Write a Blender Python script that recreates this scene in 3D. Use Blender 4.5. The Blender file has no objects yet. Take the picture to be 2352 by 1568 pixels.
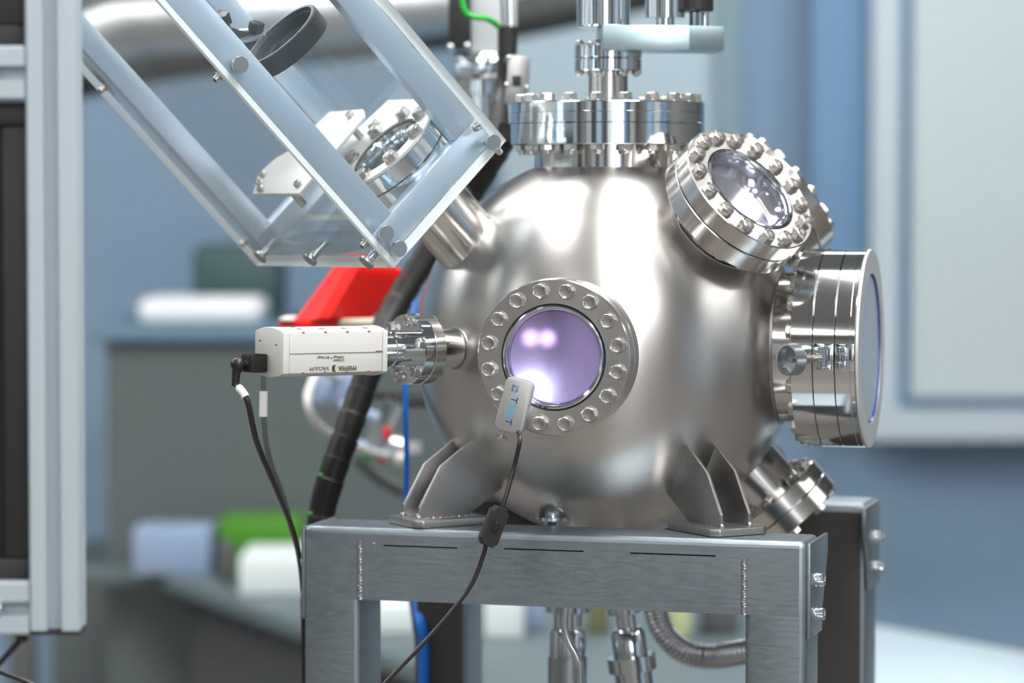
import bpy, bmesh, math, random
from mathutils import Vector, Matrix
random.seed(7)
PI = math.pi
SC = bpy.context.scene
COL = SC.collection

# ------------------------------------------------------------------ camera
FPX = 6690.0
PITCH = math.atan((784 - 450) / FPX)
FWD = Vector((0, math.cos(PITCH), -math.sin(PITCH)))
UP = Vector((0, math.sin(PITCH), math.cos(PITCH)))
RT = Vector((1, 0, 0))
def ray(px, py): return FWD + RT * ((px - 1176) / FPX) - UP * ((py - 784) / FPX)
C0 = ray(1396, 792) * 3.04
CAM = Vector((0, 0, 1.2 - C0.z))
C = CAM + C0                       # centre of the chamber
def P(px, py, d): return CAM + ray(px, py) * d
cd = bpy.data.cameras.new('camera')
cam = bpy.data.objects.new('camera', cd); COL.objects.link(cam)
cam.location = CAM; cam.rotation_euler = (PI / 2 - PITCH, 0, 0)
cd.sensor_width = 36.0; cd.lens = FPX / 2352 * 36.0
cd.clip_start = 0.05; cd.clip_end = 60
cd.dof.use_dof = True; cd.dof.focus_distance = 2.80; cd.dof.aperture_fstop = 3.0
SC.camera = cam

# ------------------------------------------------------------------ world, exposure
w = bpy.data.worlds.new('world'); SC.world = w; w.use_nodes = True
w.node_tree.nodes['Background'].inputs[0].default_value = (0.55, 0.68, 0.85, 1)
w.node_tree.nodes['Background'].inputs[1].default_value = 0.35
SC.view_settings.view_transform = 'Standard'; SC.view_settings.look = 'None'
SC.view_settings.exposure = 0.16; SC.view_settings.gamma = 1.0
SC.view_settings.use_curve_mapping = False
SC.cycles.max_bounces = 12; SC.cycles.transparent_max_bounces = 16
SC.cycles.transmission_bounces = 10; SC.cycles.glossy_bounces = 6; SC.cycles.diffuse_bounces = 3
SC.cycles.sample_clamp_indirect = 6.0
SC.cycles.use_denoising = True

# ------------------------------------------------------------------ materials
def lin(r, g, b):
    f = lambda c: (c / 255 / 12.92) if c <= 10 else ((c / 255 + 0.055) / 1.055) ** 2.4
    return (f(r), f(g), f(b), 1)
def mat(name, col, rough=0.5, metal=0.0, **k):
    m = bpy.data.materials.new(name); m.use_nodes = True
    b = m.node_tree.nodes['Principled BSDF']
    b.inputs['Base Color'].default_value = col; b.inputs['Roughness'].default_value = rough
    b.inputs['Metallic'].default_value = metal
    for n, v in k.items(): b.inputs[n].default_value = v
    return m
def grain(m, scale=(1, 1, 1), freq=200, bump=0.1, dist=0.0005, r0=None, r1=None, c0=None, c1=None, detail=3, cfreq=None):
    nt = m.node_tree; N = nt.nodes; K = nt.links; b = N['Principled BSDF']
    tc = N.new('ShaderNodeTexCoord'); mp = N.new('ShaderNodeMapping'); mp.inputs['Scale'].default_value = scale
    K.new(tc.outputs['Object'], mp.inputs[0])
    nz = N.new('ShaderNodeTexNoise'); nz.inputs['Scale'].default_value = freq; nz.inputs['Detail'].default_value = detail
    K.new(mp.outputs[0], nz.inputs['Vector'])
    if bump:
        bp = N.new('ShaderNodeBump'); bp.inputs['Strength'].default_value = bump; bp.inputs['Distance'].default_value = dist
        K.new(nz.outputs[0], bp.inputs['Height']); K.new(bp.outputs[0], b.inputs['Normal'])
    if r0 is not None:
        mr = N.new('ShaderNodeMapRange'); mr.inputs[3].default_value = r0; mr.inputs[4].default_value = r1
        mr.inputs[1].default_value = .3; mr.inputs[2].default_value = .7
        K.new(nz.outputs[0], mr.inputs[0]); K.new(mr.outputs[0], b.inputs['Roughness'])
    if c0 is not None:
        n2 = N.new('ShaderNodeTexNoise'); n2.inputs['Scale'].default_value = cfreq or freq * .1; n2.inputs['Detail'].default_value = 3
        K.new(tc.outputs['Object'], n2.inputs['Vector'])
        cr = N.new('ShaderNodeValToRGB'); cr.color_ramp.elements[0].color = c0; cr.color_ramp.elements[1].color = c1
        cr.color_ramp.elements[0].position = .3; cr.color_ramp.elements[1].position = .7
        K.new(n2.outputs[0], cr.inputs[0]); K.new(cr.outputs[0], b.inputs['Base Color'])
    return m
def tangent(m, aniso, rot=0.0, axis='Z'):
    nt = m.node_tree; b = nt.nodes['Principled BSDF']
    t = nt.nodes.new('ShaderNodeTangent'); t.direction_type = 'RADIAL'; t.axis = axis
    nt.links.new(t.outputs[0], b.inputs['Tangent'])
    b.inputs['Anisotropic'].default_value = aniso; b.inputs['Anisotropic Rotation'].default_value = rot
    return m
M = {}
M['shell'] = tangent(grain(mat('brushed_shell_steel', (.60, .575, .55, 1), .30, 1.0), (1, 1, 22), 110, .022, .0002, .28, .33,
                           (.575, .56, .545, 1), (.63, .615, .60, 1), cfreq=5), .7, .25)
M['machined'] = tangent(grain(mat('machined_steel', (.68, .66, .64, 1), .17, 1.0), (1, 1, 30), 80, .012, .0002, .10, .16), .3, .25)
M['flange'] = tangent(grain(mat('turned_flange_steel', (.62, .60, .58, 1), .24, 1.0), (1, 1, 30), 60, .015, .0002, .17, .25), .55, .25)
M['bright'] = mat('polished_steel', (.68, .725, .76, 1), .09, 1.0)
M['tube'] = mat('drawn_tube_steel', (.60, .585, .565, 1), .2, 1.0)
M['drum'] = tangent(grain(mat('fine_turned_steel', (.70, .71, .72, 1), .09, 1.0), (1, 1, 40), 60, .012, .0002), .35, .25)
M['bolt'] = grain(mat('bolt_steel', (.56, .54, .52, 1), .30, 1.0), (1, 1, 1), 500, .10, .0004, .24, .36)
M['plate'] = grain(mat('sheet_steel', (.385, .38, .37, 1), .38, 1.0), (1, 1, 1), 400, .05, .0003, .33, .45)
M['weld'] = grain(mat('weld_bead', (.40, .41, .42, 1), .38, 1.0), (1, 1, 1), 700, .08, .0003)
M['frame'] = grain(mat('satin_frame_steel', (.31, .365, .40, 1), .46, 1.0), (.5, 1, 3), 120, .04, .0003, .40, .54,
                   (.28, .33, .365, 1), (.345, .40, .435, 1), cfreq=6)
M['slot'] = mat('slot_dark', (.02, .02, .02, 1), .8)
M['alu'] = grain(mat('anodised_aluminium', (.50, .575, .63, 1), .5, .35), (1, 1, .05), 500, .03, .0002)
M['alubar'] = grain(mat('aluminium_flat_bar', (.64, .78, .93, 1), .36, .85), (8, 8, 1), 150, .06, .0003, .3, .44)
M['blockalu'] = mat('milled_block', (.44, .58, .62, 1), .32, .9)
M['aluplate'] = mat('bead_blasted_aluminium', (.80, .80, .78, 1), .42, .6)
M['black'] = mat('black_plastic', (.018, .017, .017, 1), .38)
M['blackm'] = mat('matte_black', (.012, .012, .013, 1), .6)
M['panel'] = mat('black_rack_panel', (.022, .021, .021, 1), .55)
M['hose'] = grain(mat('black_hose_plastic', (.012, .011, .0105, 1), .45, **{'Specular IOR Level': .35}), (1, 1, 1), 60, .05, .001)
M['cable'] = mat('black_cable', (.022, .018, .017, 1), .32)
M['greycable'] = mat('grey_cable', (.10, .11, .11, 1), .45)
M['green'] = mat('green_cable', lin(0, 165, 45), .4)
M['greenglint'] = mat('green_glint', lin(10, 190, 30), .4)
M['blue'] = mat('blue_hose', lin(0, 112, 215), .35)
M['white'] = mat('white_plastic', (.78, .78, .77, 1), .5)
M['greywhite'] = mat('light_grey_enamel', (.52, .55, .57, 1), .5)
M['gauge'] = mat('gauge_housing_plastic', (.66, .65, .62, 1), .48)
M['gauge_end'] = mat('gauge_end_plastic', (.50, .50, .49, 1), .5)
M['ink'] = mat('black_print', (.045, .055, .035, 1), .6)
M['inkgreen'] = mat('green_print', lin(48, 78, 34), .6)
M['logo_dark'] = mat('navy_print', lin(12, 60, 150), .5)
M['logo_light'] = mat('cyan_print', lin(20, 165, 205), .5)
M['lampcase'] = grain(mat('lamp_anodised_case', (.46, .46, .455, 1), .42, .55), (1, 1, 1), 900, .04, .0003)
M['red'] = grain(mat('red_plastic', lin(242, 14, 4), .4), (1, 1, 1), 40, .1, .002)
M['cream'] = mat('cream_plastic', lin(215, 212, 190), .5)
M['rubber'] = mat('black_rubber_ring', (.012, .012, .012, 1), .5)
M['knurl'] = mat('dull_knurled_steel', (.42, .46, .48, 1), .33, 1.0)
M['copper'] = mat('copper_gasket', (.18, .12, .09, 1), .35, 1.0)

def clear(name, tint, rough=0.0, extra=None):
    m = bpy.data.materials.new(name); m.use_nodes = True; nt = m.node_tree; N = nt.nodes; K = nt.links
    N.clear(); o = N.new('ShaderNodeOutputMaterial'); t = N.new('ShaderNodeBsdfTransparent'); t.inputs[0].default_value = tint
    g = N.new('ShaderNodeBsdfGlossy'); g.inputs['Roughness'].default_value = rough
    lw = N.new('ShaderNodeLayerWeight'); lw.inputs[0].default_value = .5
    pw_ = N.new('ShaderNodeMath'); pw_.operation = 'POWER'; pw_.inputs[1].default_value = 5
    f = N.new('ShaderNodeMath'); f.operation = 'MULTIPLY_ADD'; f.inputs[1].default_value = .9; f.inputs[2].default_value = .035
    K.new(lw.outputs['Facing'], pw_.inputs[0]); K.new(pw_.outputs[0], f.inputs[0])
    mx = N.new('ShaderNodeMixShader'); K.new(f.outputs[0], mx.inputs[0]); K.new(t.outputs[0], mx.inputs[1]); K.new(g.outputs[0], mx.inputs[2])
    last = mx
    if extra:
        d = N.new('ShaderNodeBsdfDiffuse'); d.inputs[0].default_value = extra[0]
        m2 = N.new('ShaderNodeMixShader'); m2.inputs[0].default_value = extra[1]
        K.new(mx.outputs[0], m2.inputs[1]); K.new(d.outputs[0], m2.inputs[2]); last = m2
    K.new(last.outputs[0], o.inputs[0]); return m
M['acrylic'] = clear('clear_acrylic', (.975, .985, .985, 1), .01, ((.62, .74, .80, 1), .014))
M['acrylic_edge'] = mat('acrylic_cut_edge', (.90, .95, .96, 1), .25, 0, **{'Transmission Weight': .12, 'IOR': 1.49})
M['lens'] = clear('lens_glass', (.94, .97, .97, 1), .0)
def coated(name, tint, refl, dust, dcol):
    # dusty viewport glass with a violet anti-reflection coating
    m = bpy.data.materials.new(name); m.use_nodes = True; nt = m.node_tree; N = nt.nodes; K = nt.links
    N.clear(); o = N.new('ShaderNodeOutputMaterial')
    g = N.new('ShaderNodeBsdfGlossy'); g.inputs[0].default_value = tint; g.inputs['Roughness'].default_value = .03
    t = N.new('ShaderNodeBsdfTransparent'); t.inputs[0].default_value = (.75, .70, .9, 1)
    mx = N.new('ShaderNodeMixShader'); mx.inputs[0].default_value = refl
    K.new(t.outputs[0], mx.inputs[1]); K.new(g.outputs[0], mx.inputs[2])
    d = N.new('ShaderNodeBsdfDiffuse'); d.inputs[0].default_value = dcol
    m2 = N.new('ShaderNodeMixShader'); m2.inputs[0].default_value = dust
    K.new(mx.outputs[0], m2.inputs[1]); K.new(d.outputs[0], m2.inputs[2]); K.new(m2.outputs[0], o.inputs[0]); return m
M['coated'] = coated('coated_viewport_glass', (.60, .43, .90, 1), .70, .15, (.62, .56, .78, 1))
M['coated2'] = coated('viewport_glass', (.86, .85, .90, 1), .60, .10, (.7, .7, .75, 1))
M['coated3'] = coated('door_glass', (.25, .38, .62, 1), .5, .05, (.3, .4, .6, 1))
def emis(name, col, s):
    m = bpy.data.materials.new(name); m.use_nodes = True; b = m.node_tree.nodes['Principled BSDF']
    b.inputs['Base Color'].default_value = (.8, .8, .8, 1)
    b.inputs['Emission Color'].default_value = col; b.inputs['Emission Strength'].default_value = s; return m

# ------------------------------------------------------------------ mesh helpers
I4 = Matrix.Identity(4)
class MB:
    def __init__(s): s.bm = bmesh.new()
    def _add(s, vs, fs, X=I4, mi=0):
        v = [s.bm.verts.new(X @ Vector(p)) for p in vs]
        for f in fs:
            try:
                ff = s.bm.faces.new([v[i] for i in f]); ff.material_index = mi
            except ValueError: pass
        return s
    def box(s, x0, x1, y0, y1, z0, z1, X=I4, mi=0, edge_mi=None, thin=None):
        vs = [(x, y, z) for x in (x0, x1) for y in (y0, y1) for z in (z0, z1)]
        fs = [(0, 1, 3, 2), (4, 6, 7, 5), (0, 4, 5, 1), (2, 3, 7, 6), (0, 2, 6, 4), (1, 5, 7, 3)]
        v = [s.bm.verts.new(X @ Vector(p)) for p in vs]
        for k, f in enumerate(fs):
            ff = s.bm.faces.new([v[i] for i in f])
            ff.material_index = mi if edge_mi is None or k // 2 == thin else edge_mi
        return s
    def rbox(s, x0, x1, y0, y1, z0, z1, r=.002, X=I4, seg=2):
        b = bmesh.new()
        vs = [b.verts.new((x, y, z)) for x in (x0, x1) for y in (y0, y1) for z in (z0, z1)]
        for f in [(0, 1, 3, 2), (4, 6, 7, 5), (0, 4, 5, 1), (2, 3, 7, 6), (0, 2, 6, 4), (1, 5, 7, 3)]:
            b.faces.new([vs[i] for i in f])
        bmesh.ops.recalc_face_normals(b, faces=b.faces)
        old = set(tuple(round(c, 4) for c in f.normal) for f in b.faces)
        bmesh.ops.bevel(b, geom=list(b.edges), offset=r, segments=seg, profile=.5, affect='EDGES')
        b.normal_update()
        for f in b.faces: f.tag = tuple(round(c, 4) for c in f.normal) in old
        s.merge(b, X); return s
    def merge(s, b, X=I4):
        mp = {}
        for v in b.verts: mp[v] = s.bm.verts.new(X @ v.co)
        for f in b.faces:
            try:
                g = s.bm.faces.new([mp[v] for v in f.verts]); g.tag = f.tag
            except ValueError: pass
        b.free()
    def lathe(s, prof, n=64, X=I4, closed=True, mi=0, a0=0.0, wob=None):
        rings = []
        for (r, z) in prof:
            if r < 1e-7: rings.append([s.bm.verts.new(X @ Vector((0, 0, z)))])
            else: rings.append([s.bm.verts.new(X @ Vector((r * math.cos(a0 + 2 * PI * i / n), r * math.sin(a0 + 2 * PI * i / n), z))) for i in range(n)])
        m = len(rings)
        for k in range(m if closed else m - 1):
            a, b = rings[k], rings[(k + 1) % m]
            if len(a) == 1 and len(b) == 1: continue
            for i in range(n):
                j = (i + 1) % n
                q = [a[i % len(a)]] + ([a[j]] if len(a) > 1 else []) + ([b[j]] if len(b) > 1 else []) + [b[i % len(b)]]
                try: f = s.bm.faces.new(q); f.material_index = mi
                except ValueError: pass
        return s
    def cyl(s, r, z0, z1, n=32, X=I4, c=0.0, mi=0):
        return s.lathe([(0, z0), (r - c, z0), (r, z0 + c), (r, z1 - c), (r - c, z1), (0, z1)] if c else [(0, z0), (r, z0), (r, z1), (0, z1)], n, X, closed=False, mi=mi)
    def prism(s, poly, h0, h1, X=I4, bev=0.0):
        b = bmesh.new(); n = len(poly)
        a = [b.verts.new((p[0], p[1], h0)) for p in poly]; c = [b.verts.new((p[0], p[1], h1)) for p in poly]
        b.faces.new(a[::-1]); b.faces.new(c)
        for i in range(n): b.faces.new([a[i], a[(i + 1) % n], c[(i + 1) % n], c[i]])
        bmesh.ops.recalc_face_normals(b, faces=b.faces)
        b.normal_update(); old = set(tuple(round(c, 3) for c in f.normal) for f in b.faces)
        if bev: bmesh.ops.bevel(b, geom=list(b.edges), offset=bev, segments=2, profile=.5, affect='EDGES')
        b.normal_update()
        for f in b.faces: f.tag = tuple(round(c, 3) for c in f.normal) in old
        s.merge(b, X); return s
    def tube(s, pts, r, n=14, X=I4, cap=True):
        pts = [Vector(p) for p in pts]; m = len(pts); rr = r if isinstance(r, (list, tuple)) else [r] * m
        t0 = (pts[1] - pts[0]).normalized(); u = t0.orthogonal().normalized(); rings = []
        for i, p in enumerate(pts):
            t = (pts[min(i + 1, m - 1)] - pts[max(i - 1, 0)]).normalized()
            u = (u - t * u.dot(t)).normalized(); v = t.cross(u)
            rings.append([s.bm.verts.new(X @ (p + (u * math.cos(2 * PI * k / n) + v * math.sin(2 * PI * k / n)) * rr[i])) for k in range(n)])
        for i in range(m - 1):
            for k in range(n):
                s.bm.faces.new([rings[i][k], rings[i][(k + 1) % n], rings[i + 1][(k + 1) % n], rings[i + 1][k]])
        if cap: s.bm.faces.new(rings[0][::-1]); s.bm.faces.new(rings[-1])
        return s
    def ball(s, c, r, X=I4, sc=(1, 1, 1), u=20, v=12):
        return s.lathe([(0 if k in (0, v) else r * math.sin(PI * k / v), -r * math.cos(PI * k / v)) for k in range(v + 1)], u,
                       X @ Matrix.Translation(c) @ Matrix.Diagonal((*sc, 1)), closed=False)
    def build(s, name, mats, parent=None, X=None, ang=32, smooth=True):
        bm = s.bm; bmesh.ops.recalc_face_normals(bm, faces=bm.faces)
        for f in bm.faces: f.smooth = smooth and not f.tag
        me = bpy.data.meshes.new(name); bm.to_mesh(me); bm.free()
        for m in (mats if isinstance(mats, (list, tuple)) else [mats]): me.materials.append(M[m] if isinstance(m, str) else m)
        if smooth:
            me.set_sharp_from_angle(angle=math.radians(ang))
        o = bpy.data.objects.new(name, me); COL.objects.link(o)
        if parent: o.parent = parent
        if X is not None: o.matrix_local = X
        return o
def tag(o, label=None, cat=None, group=None, kind=None):
    if label: o['label'] = label
    if cat: o['category'] = cat
    if group: o['group'] = group
    if kind: o['kind'] = kind
    return o
def thing(name, X, label, cat, group=None):
    o = bpy.data.objects.new(name, None); COL.objects.link(o); o.empty_display_size = .02
    o.matrix_world = X; return tag(o, label, cat, group)
def part(o, name, parent, X):
    c = bpy.data.objects.new(name, o.data); COL.objects.link(c); c.parent = parent; c.matrix_local = X
    return c
def T(x, y=None, z=None):
    return Matrix.Translation(Vector(x) if y is None else Vector((x, y, z)))
def RX(a): return Matrix.Rotation(a, 4, 'X')
def RY(a): return Matrix.Rotation(a, 4, 'Y')
def RZ(a): return Matrix.Rotation(a, 4, 'Z')
def basis(o, x, y, z):
    m = Matrix.Identity(4)
    for i, v in enumerate((x, y, z)):
        for j in range(3): m[j][i] = v[j]
    m.translation = Vector(o); return m
def aim(o, z, up=(0, 0, 1)):
    z = Vector(z).normalized(); up = Vector(up)
    if abs(z.dot(up)) > .98: up = Vector((0, 1, 0))
    x = up.cross(z).normalized(); return basis(o, x, z.cross(x), z)
def spline(pts, k=8):
    pts = [Vector(p) for p in pts]; out = []; n = len(pts)
    for i in range(n - 1):
        a, b, c, d = pts[max(i - 1, 0)], pts[i], pts[i + 1], pts[min(i + 2, n - 1)]
        for j in range(k):
            t = j / k
            out.append(.5 * ((2 * b) + (c - a) * t + (2 * a - 5 * b + 4 * c - d) * t * t + (3 * b - a - 3 * c + d) * t ** 3))
    out.append(pts[-1]); return out
def text(name, s, size, m, parent, X, shear=0.0, bold=0.0, align='CENTER', ext=.00015):
    cu = bpy.data.curves.new(name, 'FONT'); cu.body = s; cu.size = size; cu.extrude = ext; cu.align_x = align; cu.shear = shear; cu.offset = bold
    t = bpy.data.objects.new('tmp', cu); COL.objects.link(t)
    dg = bpy.context.evaluated_depsgraph_get(); me = bpy.data.meshes.new_from_object(t.evaluated_get(dg))
    bpy.data.objects.remove(t); me.materials.clear(); me.materials.append(M[m]); me.name = name
    o = bpy.data.objects.new(name, me); COL.objects.link(o); o.parent = parent; o.matrix_local = X; return o

# ------------------------------------------------------------------ the room
def wallmat(name, a, b, freq=.6, rough=.6):
    return grain(mat(name, a, rough), (1, 1, 1), 40, 0, 0, None, None, a, b, cfreq=freq)
RX0, RX1, RY0, RY1, RH = -4.2, 4.0, -3.2, 6.9, 3.0
def slab(name, x0, x1, y0, y1, z0, z1, m, label=None):
    o = MB().box(x0, x1, y0, y1, z0, z1).build(name, m, smooth=False); tag(o, label, kind='structure'); return o
M['floor'] = wallmat('floor_vinyl', (.20, .18, .165, 1), (.17, .155, .14, 1), 2, .35)
M['ceil'] = wallmat('ceiling_tile', (.40, .40, .39, 1), (.46, .46, .45, 1))
M['walls'] = wallmat('wall_paint_grey', (.27, .26, .25, 1), (.30, .29, .28, 1))
M['wall'] = wallmat('wall_paint_blue_grey', lin(138, 168, 196), lin(146, 174, 200))
M['wallw'] = wallmat('wall_paint_warm_grey', (.42, .405, .38, 1), (.46, .44, .42, 1))
slab('floor', RX0, RX1, RY0, RY1, -.1, 0, 'floor')
slab('ceiling', RX0, RX1, RY0, RY1, RH, RH + .1, 'ceil')
slab('wall_back', RX0, RX1, RY1, RY1 + .1, 0, RH, 'wall')
slab('wall_front', RX0, RX1, RY0 - .1, RY0, 0, RH, 'wallw')
slab('wall_left', RX0 - .1, RX0, RY0, RY1, 0, RH, 'walls')
slab('wall_right', RX1, RX1 + .1, RY0, RY1, 0, RH, 'walls')

M['led'] = emis('led_diffuser', (1.0, .99, .97, 1), 19)
M['lampframe'] = mat('lamp_frame_white', (.8, .8, .8, 1), .4)
def ceiling_lamp(x, y, sx, sy, label):
    t = thing('ceiling_light', T(x, y, RH), label, 'ceiling light', 'ceiling light panels')
    f = MB(); r = .03
    for a in ((-sx / 2 - r, sx / 2 + r, -sy / 2 - r, -sy / 2), (-sx / 2 - r, sx / 2 + r, sy / 2, sy / 2 + r), (-sx / 2 - r, -sx / 2, -sy / 2, sy / 2), (sx / 2, sx / 2 + r, -sy / 2, sy / 2)):
        f.box(*a, -.06, 0)
    f.build('frame', 'lampframe', t, smooth=False)
    MB().box(-sx / 2, sx / 2, -sy / 2, sy / 2, -.05, -.02).build('diffuser', 'led', t, smooth=False)
for (x, y, sx, sy) in [(.36, 2.10, .44, 2.5), (-.50, 3.35, .24, 1.5), (-1.45, 4.1, .16, 1.6), (1.79, 4.0, .05, .9), (-.98, 3.8, .12, 1.2), (-2.8, 2.2, .3, 2.4), (.4, -1.4, .6, 1.6), (-1.6, -.8, .3, 2.0), (1.6, -.9, .3, 2.4), (.9, 5.6, 1.2, .4), (-2.9, 4.9, .4, 1.4), (3.5, 2.0, .3, 2.0)]:
    ceiling_lamp(x, y, sx, sy, 'white ceiling light panel above the laboratory, outside the photo')

M['daylight'] = emis('window_daylight', (.93, .96, 1.0, 1), 5)
w2 = bpy.data.objects.new('window_2', None); COL.objects.link(w2); tag(w2, kind='structure')
MB().box(.55, 1.75, RY0 + .005, RY0 + .02, 1.0, 2.6).build('pane', 'daylight', w2, smooth=False)
b_ = MB()
for r_ in ((.49, 1.81, .94, 1.0), (.49, 1.81, 2.6, 2.66), (.49, .55, 1.0, 2.6), (1.75, 1.81, 1.0, 2.6), (1.13, 1.17, 1.0, 2.6)): b_.box(r_[0], r_[1], RY0 + .001, RY0 + .06, r_[2], r_[3])
b_.build('window_frame', 'lampframe', w2, smooth=False)
# made-up tall cabinets behind the camera, added to band the steel reflections
for nm_, x0_, x1_, h_, c_ in (('beige', -3.9, -3.0, 2.1, (.50, .48, .45, 1)), ('white', -2.9, -2.2, 2.1, (.75, .78, .80, 1)), ('dark grey', -2.1, -1.6, 1.9, (.03, .032, .035, 1)),
                              ('pale blue', -1.5, -.9, 2.1, (.42, .55, .68, 1)), ('black', -.6, -.2, 2.0, (.015, .015, .018, 1)), ('silver', -.15, .35, 1.8, (.6, .62, .64, 1)), ('navy', 2.0, 2.5, 2.1, (.06, .12, .25, 1)), ('cream', 2.7, 3.4, 2.1, (.7, .68, .62, 1))):
    t = thing('reflection_cabinet', T((x0_ + x1_) / 2, RY0 + .25, 0), 'tall ' + nm_ + ' cabinet added behind the camera to put bands in the steel reflections', 'cabinet')
    mm = mat('reflection_cabinet_' + nm_.replace(' ', '_'), c_, .4); w_2 = (x1_ - x0_) / 2
    MB().rbox(-w_2, w_2, -.2, .2, .001, h_, .004).build('body', mm, t)
    for s_ in (-1, 1):
        q = MB(); q.rbox(min(0, s_ * (w_2 - .01)) + .003, max(0, s_ * (w_2 - .01)) - .003, .201, .218, .06, h_ - .02, .003); dd_ = q.build('door', mm, t)
        MB().cyl(.006, .9, 1.1, 12, T(s_ * .04, .235, 0)).build('handle', 'lampframe', dd_)
for nm_, y0_, y1_, c_ in (('sky blue', -.6, .3, (.30, .45, .62, 1)), ('light grey', .4, 1.1, (.66, .67, .68, 1)), ('steel blue', 1.2, 1.8, (.20, .32, .46, 1))):  # unseen right-wall cabinets, also invented for the mirrored bands
    t = thing('reflection_cabinet', T(RX1 - .22, (y0_ + y1_) / 2, 0), 'tall ' + nm_ + ' cabinet added on the right wall to put bands in the steel reflections', 'cabinet')
    mm = mat('reflection_cabinet_' + nm_.replace(' ', '_'), c_, .4); w_2 = (y1_ - y0_) / 2
    MB().rbox(-.2, .2, -w_2, w_2, .001, 2.1, .004).build('body', mm, t)
# window in the back wall, at the right
def back(px, py, d=6.8): return P(px, py, d)
def bbox_px(px0, px1, py0, py1, d, th):
    a = P(px0, py1, d); b = P(px1, py0, d); return a.x, b.x, a.y, a.y + th, a.z, b.z
M['pane'] = mat('frosted_pane', lin(186, 202, 206), .35, **{'Emission Color': (.62, .72, .76, 1), 'Emission Strength': .10})
M['winframe'] = mat('window_frame_white', lin(196, 212, 222), .45)
M['blind'] = mat('blue_wall_panel', lin(112, 150, 186), .55)
win = bpy.data.objects.new('window_1', None); COL.objects.link(win); tag(win, kind='structure')
fr = MB()
for r in ((2000, 2062, -500, 1010), (2062, 2900, 940, 1010)): fr.box(*bbox_px(*r, 6.70, .06))
fr.build('window_frame', 'winframe', win, smooth=False)
MB().box(*bbox_px(2092, 2900, -500, 912, 6.72, .03)).build('pane', 'pane', win, smooth=False)
MB().box(*bbox_px(2062, 2900, -500, 940, 6.76, .02)).build('window_rebate', 'blind', win, smooth=False)
def trim(n, r, m, d=6.8, th=.03): o = MB().box(*bbox_px(*r, d, th)).build('trim_%d' % n, m, smooth=False); tag(o, kind='structure')
M['lightwall'] = mat('pale_partition', lin(182, 204, 216), .55)
M['tealtrim'] = mat('teal_grey_trim', lin(128, 156, 166), .5)
trim(1, (1150, 1640, -500, 1500), 'lightwall')
trim(2, (1640, 1690, -600, 1900), 'tealtrim', 6.78)
trim(3, (1860, 2000, -600, 960), 'blind', 6.78)

def item(name, label, cat, r, d, th, m, group=None, bev=.01):
    a = bbox_px(*r, d, th); cx, cy, cz = (a[0] + a[1]) / 2, a[2], a[4]
    o = MB().rbox(a[0] - cx, a[1] - cx, 0, th, 0, a[5] - cz, bev).build(name, m, X=None)
    o.location = (cx, cy, cz); tag(o, label, cat, group); return o
# far workbench behind the gauge
M['bench_front'] = mat('grey_bench_front', lin(94, 104, 104), .6)
M['bench_top'] = mat('bench_top', lin(104, 136, 156), .5)
t = thing('workbench', T(P(500, 1210, 5.6).x, 5.7, 0), 'blurred grey cabinet with blue top in the far background, behind the white gauge', 'cabinet')
a = bbox_px(60, 1100, 1210, 745, 5.6, .6); ox, oz = t.location.x, t.location.y
x0, x1 = P(225, 0, 5.6).x - ox, P(1180, 0, 5.6).x - ox; zt = P(0, 752, 5.6).z
MB().box(x0, x1, 0, .6, .08, zt - .03).build('body', 'bench_front', t, smooth=False)
MB().rbox(x0 - .03, x1 + .03, -.03, .62, zt - .03, zt, .004).build('top', 'bench_top', t)
M['tray'] = mat('pale_tray', lin(248, 252, 255), .3)
item('storage_box', 'long pale blurred box lying on the far cabinet', 'box', (315, 600, 652, 712), 5.75, .2, 'tray', bev=.02).location.z = zt
M['tealbox'] = mat('dark_teal_equipment', lin(62, 88, 92), .5)
item('instrument_case', 'dark teal blurred instrument case behind the acrylic enclosure', 'equipment', (440, 640, 480, 650), 5.98, .28, 'tealbox', bev=.02).location.z = zt
# duct at the ceiling, top left
M['foil'] = grain(mat('foil_duct', (.66, .68, .70, 1), .36, 1.0), (1, 1, 1), 8, .4, .02)
M['dkduct'] = mat('dark_pipe_lagging', lin(66, 72, 70), .6)
tag(MB().tube(spline([P(-300, 130, 5.6), P(150, 90, 5.6), P(330, 45, 5.6), P(700, 30, 5.6), P(1100, -10, 5.6)], 6), .068, 20).build('foil_duct', 'foil'),
    'shiny silver air duct running across the upper left background', 'duct')
tag(MB().tube(spline([P(120, 190, 5.9), P(420, 130, 5.9), P(800, 90, 5.9), P(1180, 40, 5.9), P(1500, -30, 5.9)], 6), .045, 18).build('lagged_pipe', 'dkduct'),
    'dark lagged pipe below the silver duct in the background', 'pipe')

# desk with papers, lower left, nearer
M['desk'] = mat('desk_grey', lin(100, 114, 118), .4)
M['deskside'] = mat('desk_dark', lin(86, 89, 89), .6)
zd = .635
t = thing('desk', T(0, 4.6, 0), 'long grey desk behind the frame legs, its front edge dropping to the right', 'desk')
poly = [(-1.02, 1.06), (-1.02, 1.03), (-.70, 1.0), (.185, -.85), (.42, -.78), (.42, 1.06)]
MB().prism(poly, zd - .03, zd, bev=.003).build('desktop', 'desk', t)
for (x, y) in ((-.95, 1.02), (.17, -.72), (.38, -.70), (.38, 1.0)): MB().rbox(x - .025, x + .025, y - .025, y + .025, 0, zd - .03, .003).build('leg', 'deskside', t)
MB().prism([(-.62, .98), (.05, -.42), (.36, -.36), (.36, .95)], .05, zd - .032).build('drawer_unit', 'deskside', t)
M['gbox'] = mat('green_box_plastic', lin(70, 140, 20), .5); M['paper'] = mat('paper_white', lin(225, 235, 235), .6)
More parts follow.
